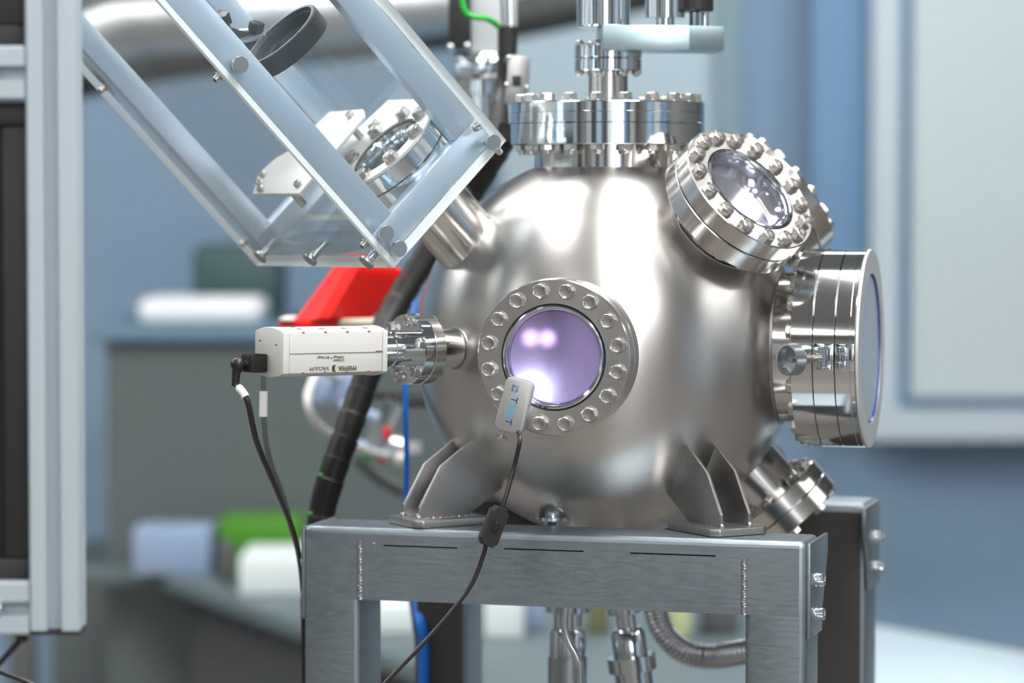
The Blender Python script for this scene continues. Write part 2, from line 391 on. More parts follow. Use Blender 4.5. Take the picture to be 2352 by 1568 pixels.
M['lav'] = mat('lavender_paper', lin(160, 160, 205), .6); M['palebl'] = mat('pale_blue_plastic', lin(150, 170, 200), .4)
def onit(name, label, cat, px, py0, py1, y, m, group=None, dep=.12, w=None):
    y = (CAM.z - zd) * FPX / (py1 - 450)
    x0 = P(px[0], 0, y).x; x1 = P(px[1], 0, y).x; h = (py1 - py0) / FPX * y
    o = MB().rbox(-(x1 - x0) / 2, (x1 - x0) / 2, -dep / 2, dep / 2, 0, h, min(.006, h * .3)).build(name, m); o.location = ((x0 + x1) / 2, y + dep / 2, zd + .0005)
    return tag(o, label, cat, group)
onit('plastic_crate', 'pale blue blurred plastic crate at the left end of the desk', 'box', (300, 480), 1215, 1325, 5.1, 'palebl')
onit('green_tray', 'green tray on the desk behind the white papers', 'tray', (500, 690), 1195, 1322, 5.0, 'gbox')
onit('dark_box', 'small dark box on the desk beside the green tray', 'box', (498, 532), 1250, 1345, 4.85, 'deskside', dep=.06)
onit('paper_stack', 'stack of white papers on the desk, left of the bench frame', 'paper', (545, 700), 1282, 1372, 4.75, 'paper', dep=.2)
onit('white_box', 'white box on the desk seen between the frame legs', 'box', (860, 960), 1395, 1462, 4.6, 'paper')
onit('lavender_folder', 'lavender folder on the desk, just right of the front left leg', 'folder', (840, 985), 1330, 1425, 4.85, 'lav')
onit('white_carton', 'white carton on the desk under the middle of the crossbeam', 'box', (1112, 1205), 1350, 1472, 4.7, 'paper')
M['olive'] = mat('olive_cardboard', lin(110, 112, 80), .7); M['yellowish'] = mat('pale_yellow_bottle', lin(190, 200, 150), .4)
onit('cardboard_box', 'olive blurred box under the crossbeam between the two feedthroughs', 'box', (1350, 1402), 1345, 1462, 5, 'olive', dep=.08)
onit('bottle', 'pale yellow blurred bottle behind the steel hose', 'bottle', (1545, 1592), 1350, 1470, 5, 'yellowish', dep=.04)
onit('instrument_case', 'dark blurred case behind the front right leg', 'equipment', (1620, 1700), 1350, 1462, 5, 'deskside')
onit('glass_beaker', 'pale teal blurred beaker left of the vertical feedthrough under the crossbeam', 'beaker', (1205, 1250), 1360, 1452, 5, 'palebl', dep=.04)
tag(MB().rbox(P(110, 0, 6.2).x, P(425, 0, 6.2).x, 6.2, 6.7, 0.001, .567, .01).build('floor_cabinet', 'bench_front'), 'low dark grey cabinet in the blurred lower left background, beyond the desk end', 'cabinet')
# rack low behind everything (blue band under the frame)
M['bluelow'] = mat('blue_cabinet', lin(116, 140, 158), .6)
t = item('low_cabinet', 'long blurred blue grey cabinet low behind the frame', 'cabinet', (1250, 1880, 1470, 1690), 6.0, .5, 'bluelow')
t.location.z = .02
zlc = P(0, 1470, 6.0).z - P(0, 1690, 6.0).z + .02
# white table lower right
M['wtable'] = grain(mat('white_table_top', lin(205, 222, 232), .35), (1, 1, 1), 6, 0)
t = thing('side_table', T(1.0, 4.4, 0), 'white topped table in the blurred lower right corner', 'table')
zt2 = .589
MB().prism([(-.53, .1), (-.40, .85), (-.36, .8), (.50, -.46), (.1, -.7)], zt2 - .03, zt2, bev=.004).build('tabletop', 'wtable', t)
for (x, y) in ((-.47, .1), (-.37, .75), (.44, -.45), (.1, -.63)): MB().rbox(x - .02, x + .02, y - .02, y + .02, 0, zt2 - .03, .003).build('leg', 'winframe', t)

# ------------------------------------------------------------------ bolts
def hexhead(mb, af, z0, z1, X=I4, dish=True):
    R = af / math.sqrt(3); ri = af / 2 * .93
    b = bmesh.new(); rings = []
    n = 24
    def hr(a):
        k = (a % (PI / 3)) - PI / 6; return (af / 2) / math.cos(k)
    h = z1 - z0
    for (kind, z) in (('h', z0), ('m', z1 - h * .16), ('c', z1), ('d', z1 - (.0004 if dish else 0))):
        ring = []
        for i in range(n):
            a = 2 * PI * i / n
            r = hr(a) if kind == 'h' else (min(hr(a), af / 2 * 1.06 + 0) if kind == 'm' else (ri if kind == 'c' else ri * .75))
            zz = z
            if kind == 'm': zz = z1 - h * .10 - (hr(a) - af / 2) * .55; r = hr(a)
            ring.append(b.verts.new((r * math.cos(a), r * math.sin(a), zz)))
        rings.append(ring)
    b.faces.new(rings[0][::-1]); b.faces.new(rings[-1])
    for k in range(3):
        for i in range(n): b.faces.new([rings[k][i], rings[k][(i + 1) % n], rings[k + 1][(i + 1) % n], rings[k + 1][i]])
    mb.merge(b, X); return mb
_bolt = {}
def bolt_proto(af, hh, grip, nut=True):
    key = (af, hh, grip, nut)
    if key not in _bolt:
        mb = MB(); hexhead(mb, af, .0014, .0014 + hh)
        # raised grade marks on the head
        for k in range(7):
            a = .5 + k * .42; rr = af * .33
            mb.box(-.0004, .0004, -.0007, .0007, 0, .0007, T(rr * math.cos(a), rr * math.sin(a), .0008 + hh) @ RZ(a))
        mb.cyl(af * .3, -grip, .002, 16)
        if nut:
            hexhead(mb, af, -grip, -grip - hh * .8 if False else -grip + 0, dish=False) if False else None
            X = T(0, 0, -grip) @ RX(PI); hexhead(mb, af, 0, hh * .85, X, dish=False)
            mb.cyl(af * .3, -grip - hh * 1.35, -grip, 16, c=.0006)
        o = mb.build('bolt', 'bolt', ang=25)
        wa = MB().lathe([(af * .3, 0), (af * .64, 0), (af * .64, .0014), (af * .3, .0014)], 28).build('washer', 'bolt')
        _bolt[key] = (o.data, wa.data); bpy.data.objects.remove(o); bpy.data.objects.remove(wa)
    return _bolt[key]
def bolts(parent, n, r, z, af, hh, grip, nut=True, a0=0.0, washer=True, flip=False, name='bolt', skip=()):
    me, wm = bolt_proto(af, hh, grip, nut)
    for i in range(n):
        if i in skip: continue
        a = a0 + 2 * PI * i / n
        X = T(r * math.cos(a), r * math.sin(a), z) @ (RX(PI) if flip else I4) @ RZ(random.uniform(0, 1.0))
        o = bpy.data.objects.new(name, me); COL.objects.link(o); o.parent = parent; o.matrix_local = X
        if washer:
            w_ = bpy.data.objects.new('washer', wm); COL.objects.link(w_); w_.parent = o
def flange_ring(mb, ri, ro, z0, z1, n=96, c=.0009, X=I4, leak=False):
    return mb.lathe([(ri, z0), (ro - c, z0), (ro, z0 + c), (ro, z1 - c), (ro - c, z1), (ri, z1)], n, X)

# chamber frame
YAW = math.radians(-14.5)
CH = T(C) @ RZ(YAW)
def cl(x, y, z): return CH @ Vector((x, y, z))
CHi = CH.inverted()
chamber = thing('vacuum_chamber', CH, 'large spherical brushed steel vacuum chamber standing on the grey bench frame', 'vacuum chamber')
# shell (open at the top neck)
R = .2
prof = []
for k in range(97):
    a = PI * k / 96; r, z = R * math.sin(a), -R * math.cos(a)
    if z > .186: break
    prof.append((max(r, 0), z))
rt = .0765
sh = MB(); sh.lathe(prof + [(rt, .1848), (rt - .004, .1848)] + [(r * .98, z * .98) for (r, z) in prof[::-1] if r * .98 < 9 and z < .18], 160, closed=False)
sh.build('shell', 'shell', chamber, ang=60)

def port(dirn, rn, r0, r1, name='port_neck', origin=(0, 0, 0), m='tube'):
    X = aim(Vector(origin), dirn)
    MB().lathe([(rn - .002, r0), (rn, r0), (rn, r1), (rn - .002, r1)], 72, X).build(name, m, chamber)
    return X
def port_flange(X, ri, ro, z0, z1, m='flange'):
    o = flange_ring(MB(), ri, ro, z0, z1).build('port_flange', m, chamber, X); return o
def weld_ring(X, r, z, t=.0013):
    n = 150; b = MB(); pts = []
    for i in range(n + 1):
        a = 2 * PI * i / n; pts.append((r * math.cos(a), r * math.sin(a), z))
    b.tube(pts, [t * (1 + .06 * math.sin(i * 2.1)) for i in range(n + 1)], 8, cap=False)
    b.build('weld_seam', 'weld', chamber, X)
def on_sphere(r): return math.sqrt(R * R - r * r)

def viewport(Xworld, label, name='viewport', a0=0.0, full=True, violet=True, grip=.04, group=None, gz=0.0):
    t = thing(name, Xworld, label, 'viewport', group)
    MB().lathe([(.0519, -.0198), (.0749, -.0198), (.076, -.0187), (.076, -.0012), (.0748, 0), (.0519, 0)], 128).build('flange', 'flange', t)
    MB().lathe([(.0508, -.0195), (.0508, -.0012), (.0500, .0006), (.0486, .0012), (.0474, .0004), (.0466, -.0016), (.0466, -.0034), (.0456, -.004), (.0450, -.0062), (.0440, -.0105 - gz * .5), (.0440, -.0195)], 128).build('glass_collar', 'bright', t)
    MB().lathe([(.0520, -.0012), (.0507, -.0012), (.0507, -.015), (.0520, -.015)], 96).build('groove', 'slot', t)
    MB().lathe([(0, -.0070 - gz), (.0439 if gz else .0446, -.0070 - gz), (.0439 if gz else .0446, -.0118 - gz), (0, -.0118 - gz)], 96, closed=False).build('glass', 'coated' if violet else 'coated2', t)
    bolts(t, 16, .0651, 0, .0130, .0053, grip, True, a0)
    return t
# front viewport
FD = Vector((0, -1, 0))
X = port(FD, .051, .17, .205); port_flange(X, .049, .076, .200, .2195)
XF = CH @ aim(FD * .24, FD)
vf = viewport(XF, 'round viewport with violet glass and sixteen bolts at the front of the sphere', a0=math.radians(11))
# upper right viewport
UD = Vector((.66, -.397, .64)).normalized()
X = port(UD, .051, .17, .222); port_flange(X, .049, .076, .214, .2335); weld_ring(X, .0525, on_sphere(.0525) + .001)
XU = CH @ aim(UD * .254, UD)
vu = viewport(XU, 'tilted round viewport at the upper right of the sphere, glass facing up', a0=math.radians(3), violet=False, gz=.009)
# its neighbour behind
BD = Vector((.66, .397, .64)).normalized()
X = port(BD, .051, .17, .222); port_flange(X, .049, .076, .214, .2335)
XB = CH @ aim(BD * .254, BD)
tb = thing('blank_flange', XB, 'bolted round flange half hidden behind the tilted upper right viewport', 'flange')
MB().lathe([(0, -.0198), (.0749, -.0198), (.076, -.0187), (.076, -.0012), (.0748, 0), (0, 0)], 96, closed=False).build('disc', 'flange', tb)
bolts(tb, 16, .0651, 0, .013, .0053, .04, True, .1)
# left front gauge port
GA = math.radians(38)
GW = Vector((-math.cos(GA), -math.sin(GA), .015)).normalized()
GD = (CHi.to_3x3() @ GW)
X = port(GD, .0195, .17, .240, m='machined'); port_flange(X, .018, .035, .2350, .2480)
weld_ring(X, .0205, on_sphere(.02))
# top neck and flange
X = port((0, 0, 1), rt, .176, .2095, m='machined')
port_flange(T(0, 0, 0), .075, .1013, .2075, .2295, 'bright')
for a in range(20): pass
# right drum port
DD = Vector((1, 0, 0))
X = port(DD, .0765, .15, .21, m='machined'); XD0 = X
weld_ring(X, .078, on_sphere(.078))
# lower right port
LD = Vector((.66, .02, -.75)).normalized(); LD = (CHi.to_3x3() @ LD)
LO = Vector((0, 0, .039))
X = port(LD, .035, .17, .262, origin=LO); port_flange(X, .034, .0568, .2595, .277); XL = CH @ X
# laser port, upper left
LW = Vector((-0.60743, -0.34767, 0.71425)).normalized()
WW = Vector((0.61052, 0.37092, 0.69977)); WW = (WW - LW * WW.dot(LW)).normalized(); DW = LW.cross(WW)
Q0 = C + Vector((-.141, -.065, .103))
XQ = basis(Q0, WW, DW, LW)
Xq = CHi @ XQ
MB().lathe([(.033, -.03), (.035, -.03), (.035, .105), (.033, .105)], 72, Xq).build('port_neck', 'tube', chamber)
flange_ring(MB(), .034, .0568, .103, .1205, X=Xq).build('port_flange', 'bright', chamber)
# bottom drain port and support brackets
MB().lathe([(0, 0), (.0075, 0), (.0075, .05), (0, .05)], 32, T(-.035, -.1, -.206), closed=False).build('drain_tube', 'bright', chamber)
MB().cyl(.017, 0, .004, 40, T(-.035, -.1, -.1735), .0006).build('drain_flange', 'bright', chamber)

ZB = -.1755                      # top of the bench frame, from the chamber centre
for k, az in enumerate((-135, -45, 45, 135)):
    a = math.radians(az); Xb = T(0, 0, ZB) @ RZ(a)           # local x radial outward
    bp = MB(); zt_ = .008
    bp.prism([(.158, -.028), (.165, -.034), (.238, -.034), (.246, -.026), (.246, .026), (.238, .034), (.165, .034), (.158, .028)], 0.0004, zt_, bev=.0015)
    bp.build('base_plate', 'plate', chamber, Xb)
    for s in (-1, 1):
        y = s * .0165
        pl = [(.234, zt_), (.234, .020), (.210, .060), (.1725, .0855), (.135, .036), (.180, zt_)]
        q = MB(); q.prism(pl, -.0017, .0017, T(0, y, 0) @ RX(PI / 2), bev=.0005); q.build('bracket_plate', 'plate', chamber, Xb)
        wd = MB(); pts = [Vector((.1735, y, .086)).lerp(Vector((.136, y, .037)), i / 20) for i in range(21)]
        wd.tube(pts, [.0022 * (1 + .3 * math.sin(i * 2.3)) for i in range(21)], 8)
        wd.ball((.1735, y, .086), .003); wd.ball((.234, y, zt_ + .001), .003)
        pts = [Vector((.234, y, zt_)).lerp(Vector((.18, y, zt_)), i / 20) for i in range(21)]
        wd.tube(pts, [.0019 * (1 + .3 * math.sin(i * 2.3)) for i in range(21)], 8)
        wd.build('weld_seam', 'weld', chamber, Xb)

# ------------------------------------------------------------------ top flange and manipulator
tf = thing('top_flange', CH @ T(0, 0, .2515), 'large round bolted lid flange on top of the sphere', 'flange')
MB().lathe([(0, -.0218), (.1003, -.0218), (.1013, -.0208), (.1013, -.0114), (.1008, -.0110), (.1008, -.0106), (.1013, -.0102), (.1013, -.001), (.1003, 0), (0, 0)], 128, closed=False).build('disc', 'bright', tf)
bolts(tf, 20, .0905, 0, .0130, .0070, .0442, True, .1)
MB().lathe([(.019, 0), (.0205, 0), (.0205, .036), (.019, .036)], 48).build('tube', 'tube', tf)
flange_ring(MB(), .019, .035, .033, .0455, 64).build('tube_flange', 'bright', tf)
mp = thing('linear_manipulator', CH @ T(0, 0, .2515), 'shiny manipulator with bracket block and cylinders above the lid flange', 'manipulator')
flange_ring(MB(), 0.004, .035, .0462, .0595, 64).build('tube_flange', 'bright', mp)
bolts(mp, 6, .0293, .0595, .0095, .004, .0265, True, .3)
MB().prism([(-.010, -.052), (.079, -.052), (.117, -.028), (.117, .03), (-.010, .03)], .053, .0780, bev=.0006).build('bracket_block', 'blockalu', mp, RZ(-YAW + .05))
MB().lathe([(0, .0783), (.0265, .0783), (.0275, .0795), (.0275, .16), (0, .16)], 48, T(-.003, -.01, 0), closed=False).build('cylinder', 'bright', mp)
XM = RZ(-YAW)
MB().lathe([(0, .0783), (.0095, .0783), (.0095, .0865), (.0205, .0868), (.0205, .16), (0, .16)], 48, XM @ T(.058, -.02, 0), closed=False).build('spindle', 'bright', mp)
kb = MB(); kb.lathe([(0, .0783), (.0055, .0783)] + [(.0055 - (.0006 if i % 2 else 0), .0783 + i * .001) for i in range(16)] + [(0, .0945)], 24, XM @ T(.088, -.02, 0), closed=False); kb.build('threaded_rod', 'knurl', mp)
kb = MB(); n = 48
kb.lathe([(0, .0935), (.0185, .0935), (.0197, .095), (.0197, .16), (0, .16)], 20, XM @ T(.088, -.02, 0), closed=False); kb.build('knob', 'black', mp, ang=10)
MB().cyl(.0045, .078, .16, 16, XM @ T(.115 - .014, .018, 0)).build('guide_rod', 'bright', mp)

# ------------------------------------------------------------------ right drum: door
M['palemetal'] = mat('pale_polished_disc', (.74, .78, .80, 1), .16, .5)
dr = thing('door_flange', CH @ aim((.208, 0, 0), (1, 0, 0)), 'thick polished drum shaped door flange on the right side of the sphere', 'door')
m0 = MB()
for (a, b_) in ((0, .0214), (.0222, .0434), (.0442, .0592)): flange_ring(m0, .060, .1013, a, b_, 128, .0003)
flange_ring(m0, .0766, .1013, .0593, .0640, 128, .0003)
m0.build('drum', 'drum', dr)
MB().lathe([(.0766, .0641), (.0995, .0641), (.1009, .0650), (.1009, .0675), (.0766, .0675)], 128).build('face_ring', 'aluplate', dr)
MB().lathe([(0, .0655), (.0738, .0655), (.0742, .0650), (.0742, .0600), (0, .0600)], 96, closed=False).build('window_disc', 'palemetal', dr)
MB().lathe([(.0762, .0672), (.0765, .0672), (.0765, .0615), (.0762, .0615), (.0745, .0615), (.0745, .0620)], 96).build('seal_ring', mat('blue_seal', lin(28, 62, 140), .25), dr)
bolts(dr, 20, .0905, 0, .013, .0053, .01, False, .08, flip=True)
# clamp : on the side facing the camera (local frame: z outward)
lt = CHi.to_3x3() @ Vector((0, -1, 0))
side = (CH @ aim((.208, 0, 0), (1, 0, 0))).to_3x3().inverted() @ Vector((0, -1, -.04)); side.z = 0; side.normalize()
Xc = aim(side * .1005, side, up=(0, 0, 1))         # local z out of the drum, y along the axis (roughly)
def fixc(X, px):                                   # rotate so y follows the drum axis
    zc = Vector(X.col[2][:3]); y = Vector((0, 0, 1)); x = y.cross(zc).normalized(); return basis(X.translation, x, y, zc)
Xc = fixc(Xc, 0)
clp = MB()
clp.rbox(-.0135, .0135, .0226, .0432, -.008, .001, .001, Xc); clp.rbox(-.0125, .0125, .0285, .0418, .001, .0055, .0008, Xc)
clp.rbox(-.0125, -.0085, .0285, .0418, .005, .013, .0008, Xc); clp.rbox(.0085, .0125, .0285, .0418, .005, .013, .0008, Xc)
clp.build('clamp_block', 'bright', dr)
MB().cyl(.0042, -.0115, .0115, 24, Xc @ T(0, .0335, .009) @ RY(PI / 2)).build('hinge_pin', 'bright', dr)
clp = MB(); clp.rbox(-.0135, .0135, .0448, .0636, -.008, .001, .001, Xc)
clp.rbox(-.0115, -.0035, .047, .0565, .001, .011, .0006, Xc); clp.rbox(.0035, .0115, .047, .0565, .001, .011, .0006, Xc); clp.rbox(-.0115, .0115, .047, .0565, .001, .0055, .0006, Xc)
clp.build('latch_block', 'bright', dr)
ho = CH @ aim((.208, 0, 0), (1, 0, 0)); pin = (ho @ Xc) @ Vector((0, .0335, .009))
Xr = ho.inverted() @ aim(pin, (-.80, -.60, .0))
rod = MB(); rod.cyl(.0034, 0, .030, 20, Xr, .0005)
for i in range(10): rod.lathe([(.0030, 0), (.0041, .0006), (.0030, .0012)], 16, Xr @ T(0, 0, .0145 + i * .0013), closed=False)
rod.build('threaded_rod', 'bolt', dr)
kn = MB(); Xk = Xr @ T(0, 0, .034)
def knurled(mb, r, z0, z1, n, X, d=.0004):
    ring0, ring1 = [], []
    for i in range(2 * n):
        rr = r - (d if i % 2 else 0); a = PI * i / n
        ring0.append(mb.bm.verts.new(X @ Vector((rr * math.cos(a), rr * math.sin(a), z0)))); ring1.append(mb.bm.verts.new(X @ Vector((rr * math.cos(a), rr * math.sin(a), z1))))
    for i in range(2 * n): mb.bm.faces.new([ring0[i], ring0[(i + 1) % (2 * n)], ring1[(i + 1) % (2 * n)], ring1[i]])
knurled(kn, .0155, .0015, .0135, 110, Xk, .00018)
kn.lathe([(0, -.006), (.0048, -.006), (.0100, -.005), (.0120, -.0015), (.0154, .0015)], 48, Xk, closed=False)
kn.lathe([(.0154, .0135), (.0137, .0137), (.0130, .005), (.003, .003), (0, .003)], 48, Xk, closed=False)
kn.lathe([(0, .0085), (.0030, .0085), (.0030, .002)], 20, Xk, closed=False)
kn.build('knurled_knob', 'knurl', dr, ang=30)

# lower right blank flange
lf = thing('blank_flange', XL @ T(0, 0, .295), 'thick round blanked flange pointing down at the lower right of the sphere', 'flange')
MB().lathe([(0, -.0175), (.0560, -.0175), (.0568, -.0167), (.0568, -.0008), (.056, 0), (0, 0)], 96, closed=False).build('disc', 'flange', lf)
bolts(lf, 8, .0463, 0, .013, .0053, .036, True, .2)

# ------------------------------------------------------------------ pressure gauge
XGd = CH @ aim(GD * .2480, GD)         # flange face, z outward
gx = XGd.to_3x3() @ Vector((0, 1, 0))
gg = thing('pressure_gauge', XGd, 'white box shaped vacuum gauge sticking out left of the sphere', 'gauge')
flange_ring(MB(), .004, .035, .0004, .013, 64).build('flange', 'bright', gg)
bolts(gg, 6, .0293, .013, .0095, .0045, .026, True, .25)
tb_ = MB(); tb_.lathe([(0, .012), (.0175, .012), (.0175, .0565), (0, .0565)], 48, closed=False); tb_.lathe([(.0175, .030), (.0188, .031), (.0188, .0345), (.0175, .0355)], 48, closed=False)
tb_.build('tube', 'bright', gg)
# housing : local frame x = to the camera side, y = up, z outwards
g0, g1 = .0520, .1735
def hp(w, h, arch):
    pts = []
    for i in range(9):
        t_ = i / 8; pts.append((-w + 2 * w * t_, -h + (-arch * (1 - (2 * t_ - 1) ** 2))))
    for i in range(9):
        t_ = i / 8; pts.append((w - 2 * w * t_, h + (arch * (1 - (2 * t_ - 1) ** 2))))
    return pts
zc = Vector((0, 0, 1)); 
Xup = aim((0, 0, 0), (0, 0, 1))
hw, hh_ = .0245, .0195
b = MB(); b.prism(hp(hw, hh_, .0045), g0 + .006, g1 - .0075, bev=.0008); b.build('housing', 'gauge', gg)
b = MB(); b.prism(hp(hw + .0007, hh_ + .0004, .0048), g0, g0 + .0057, bev=.0008); b.build('collar', 'gauge', gg)
b = MB(); b.prism(hp(hw + .0004, hh_ + .0002, .0046), g1 - .0072, g1, bev=.0012); b.build('end_cap', 'gauge', gg)
# seam and snap notches
b = MB()
sx = 1
b = MB()
b.box(hw - .0002, hw + .0003, -.0012, -.0004, g0 + .006, g1 - .0078)
b.box(hw - .0002, hw + .0003, -.0007, .0007, g0 + .006, g0 + .014)
for i in range(4):
    z = g0 + .022 + i * .0255
    for s in (-1, 1): b.box(hw - .0008, hw + .0003, s * (hh_ - .0002) - .0008, s * (hh_ - .0002) + .0008, z - .0014, z + .0014)
    b.box(-hw * .55, hw * .9, hh_ + .0028, hh_ + .0034, z - .0004, z + .0004)
b.build('housing_seam', mat('seam_shadow_plastic', (.16, .16, .15, 1), .6), gg)
def gtx(s, size, z, y, m='ink', sh=0.0, bold=0.0):
    X = basis((hw + .0003, y, z), Vector((0, 0, 1)), Vector((0, -1, 0)), Vector((1, 0, 0)))
    return text('lettering', s, size, m, gg, X, sh, bold, 'LEFT', .0001)
gtx('PFEIFFER', .0057, .0885, -.0137, 'inkgreen', 0, .0001); gtx('VACUUM', .0053, .1205, -.0137, 'ink', .25)
gtx('Compact', .0034, .1030, -.0070, 'ink', .2); gtx('FullRange\u2122 BA Gauge', .0034, .1030, -.0038, 'ink', .2)
b = MB(); pts = []
for i in range(13):
    a = -.9 + 1.8 * i / 12; pts.append((.1122 + .0042 * math.cos(a) + .0010, -.0155 + .0042 * math.sin(a)))
for i in range(13):
    a = .9 - 1.8 * i / 12; pts.append((.1105 + .0042 * math.cos(a) - .0004, -.0155 + .0042 * math.sin(a)))
b.prism([(p[1], p[0]) for p in pts], 0, .0002, basis((hw + .0003, 0, 0), Vector((0, 1, 0)), Vector((0, 0, 1)), Vector((1, 0, 0))))
b.build('emblem', 'ink', gg)
MB().box(-.004, .012, hh_ + .0046, hh_ + .0052, g1 - .022, g1 - .0205).build('green_mark', 'inkgreen', gg)
Xe = basis((0, 0, g1 + .0003), Vector((-1, 0, 0)), Vector((0, -1, 0)), Vector((0, 0, 1)))
for (x_, y_, l_) in ((-.013, -.0075, .0035), (.015, -.0105, .004)): MB().box(x_ - l_ / 2, x_ + l_ / 2, y_ - .0005, y_ + .0005, 0, .0002, Xe).build('printed_mark', 'ink', gg)

# plug and cables of the gauge
pc = thing('signal_cable', XGd @ T(-.0105, -.0105, g1), 'black plug with its dark cable hanging from the end of the white gauge', 'cable')
inv = pc.matrix_world.inverted()
b = MB(); b.rbox(-.010, .010, -.0085, .0085, .0006, .0185, .0012)
for i in range(9): b.box(-.0104, .0104, -.0088, .0088, .003 + i * .0016, .0036 + i * .0016)
b.build('plug', 'black', pc)
MB().cyl(.0028, .018, .0192, 20, T(-.001, 0, 0)).build('plug_screw', 'bright', pc)
b = MB(); b.ball((-.006, -.001, .024), .0075, sc=(1, .9, 1)); b.tube([(-.006, -.002, .024), (-.007, -.010, .0255), (-.0075, -.022, .026)], [.0055, .0042, .0036], 16); b.build('strain_relief', 'black', pc)
s0 = pc.matrix_world @ Vector((-.0075, -.020, .026))
pts = spline([s0, P(568, 920, 2.765), P(590, 1015, 2.79), P(636, 1125, 2.86), P(668, 1205, 2.93), P(689, 1290, 2.99), P(697, 1400, 3.03), P(700, 1700, 3.08)], 8)
MB().tube([inv @ p for p in pts], .0029, 14).build('cord', 'cable', pc)
a_, b_ = P(562, 868, 2.763), P(564.5, 905, 2.765)
MB().tube([inv @ p for p in pts[3:8]], .0039, 14).build('cable_marker', 'white', pc)
pc2 = thing('sensor_cable', T(P(606, 860, 2.93)), 'dark cable with a white marker sleeve hanging behind the gauge', 'cable')
o2 = P(606, 860, 2.93)
pts = [p - o2 for p in spline([P(606, 830, 2.93), P(606, 960, 2.93), P(618, 1050, 2.94), P(646, 1130, 2.97), P(668, 1205, 3.0), P(690, 1290, 3.04), P(700, 1420, 3.06), P(702, 1700, 3.1)], 8)]
MB().tube(pts, .0028, 12).build('cord', 'greycable', pc2)
MB().tube([P(605.5, 898, 2.93) - o2, P(604.5, 957, 2.93) - o2], .0042, 14).build('cable_marker', 'white', pc2)

# ------------------------------------------------------------------ bench frame
FY = math.radians(-16.0)
FM = T(C.x, C.y, C.z + ZB) @ RZ(FY)          # z = 0 on its top surface
fm = thing('bench_frame', FM, 'grey brushed steel frame of square tubes carrying the spherical chamber', 'frame')
xl, xr, yf, dp, hb = -.2655, .2465, -.200, .072, .0726
Lz = -(C.z + ZB)
def halfround(x0, x1, y0, y1, z0, z1, r, top):      # box with rounded upright (and top) edges
    b = bmesh.new(); vs = [b.verts.new((x, y, z)) for x in (x0, x1) for y in (y0, y1) for z in (z0, z1)]
    for f in [(0, 1, 3, 2), (4, 6, 7, 5), (0, 4, 5, 1), (2, 3, 7, 6), (0, 2, 6, 4), (1, 5, 7, 3)]: b.faces.new([vs[i] for i in f])
    bmesh.ops.recalc_face_normals(b, faces=b.faces)
    ed = [e for e in b.edges if abs(e.verts[0].co.z - e.verts[1].co.z) > .001 or (top and min(e.verts[0].co.z, e.verts[1].co.z) > z1 - .001)]
    b.normal_update(); old = set(tuple(round(c, 4) for c in f.normal) for f in b.faces)
    bmesh.ops.bevel(b, geom=ed, offset=r, segments=4, profile=.5, affect='EDGES'); b.normal_update()
    for f in b.faces: f.tag = tuple(round(c, 4) for c in f.normal) in old
    m = MB(); m.merge(b); return m
for s in (1, -1):                                            # front and back portal
    y0, y1 = (yf, yf + dp) if s > 0 else (.165, .165 + dp)
    o = halfround(xl, xr, y0, y1, -hb, 0, .0068, True).build('crossbeam', 'frame', fm)
    if s > 0:
        cut = MB()
        for (xa, xb_, zz) in ((-.180, -.103, -.0175), (-.055, .026, -.0165), (.073, .158, -.0165)):
            cut.box(xa, xb_, yf - .01, yf + .006, zz - .0007, zz + .0007)
        c_ = cut.build('cut', 'slot', smooth=False); c_.matrix_world = FM
        mo = o.modifiers.new('b', 'BOOLEAN'); mo.operation = 'DIFFERENCE'; mo.object = c_; mo.solver = 'EXACT'
        dg = bpy.context.evaluated_depsgraph_get(); me = bpy.data.meshes.new_from_object(o.evaluated_get(dg)); o.modifiers.clear(); o.data = me
        for p_ in me.polygons:
            if p_.area > 3e-4: p_.use_smooth = False
        bpy.data.objects.remove(c_)
        for (xa, xb_, zz) in ((-.180, -.103, -.0175), (-.055, .026, -.0165), (.073, .158, -.0165)): MB().box(xa, xb_, yf + .004, yf + .0058, zz - .0007, zz + .0007).build('slot_floor', 'slot', fm)
    for (xa, xb_) in ((xl, xl + .060), (xr - .060, xr)):
        halfround(xa, xb_, y0, y1, Lz + .004, -hb, .0068, False).build('leg', 'frame', fm)
        MB().rbox(xa - .01, xb_ + .01, y0 - .01, y1 + .01, Lz, Lz + .005, .001).build('foot_plate', 'plate', fm)
M['shade'] = mat('channel_shade_grey', (.05, .048, .047, 1), .55)  # dark sheets paint the shade inside the rear portal's open channel
q = MB(); q.box(xl + .006, xr - .006, .1632, .1652, -hb + .001, -.010); q.build('channel_shade', 'shade', fm)
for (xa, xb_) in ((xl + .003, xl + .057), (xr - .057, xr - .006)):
    q = MB(); q.box(xa, xb_, .1632, .1652, Lz + .01, -hb + .0005); q.build('channel_shade', 'shade', fm)
for (x, zt0, zb0, yy) in ((xl + .0605, -.014, -hb - .001, yf), (xr - .0605, -.018, -hb - .001, yf)):
    b = MB(); n = 150; pts = [(x + .0003 * math.sin(i * .7), yy + .0012, zt0 + (zb0 - zt0) * i / n) for i in range(n + 1)]
    b.tube(pts, [.0031 * (1 + .045 * math.sin(i * .95)) * (.5 if i in (0, n) else 1) for i in range(n + 1)], 14)
    b.build('weld_seam', 'weld', fm)
MB().ball((xl + .075, yf, -.0165), .0016, sc=(1.3, .3, 1)).build('tack_mark', 'weld', fm)
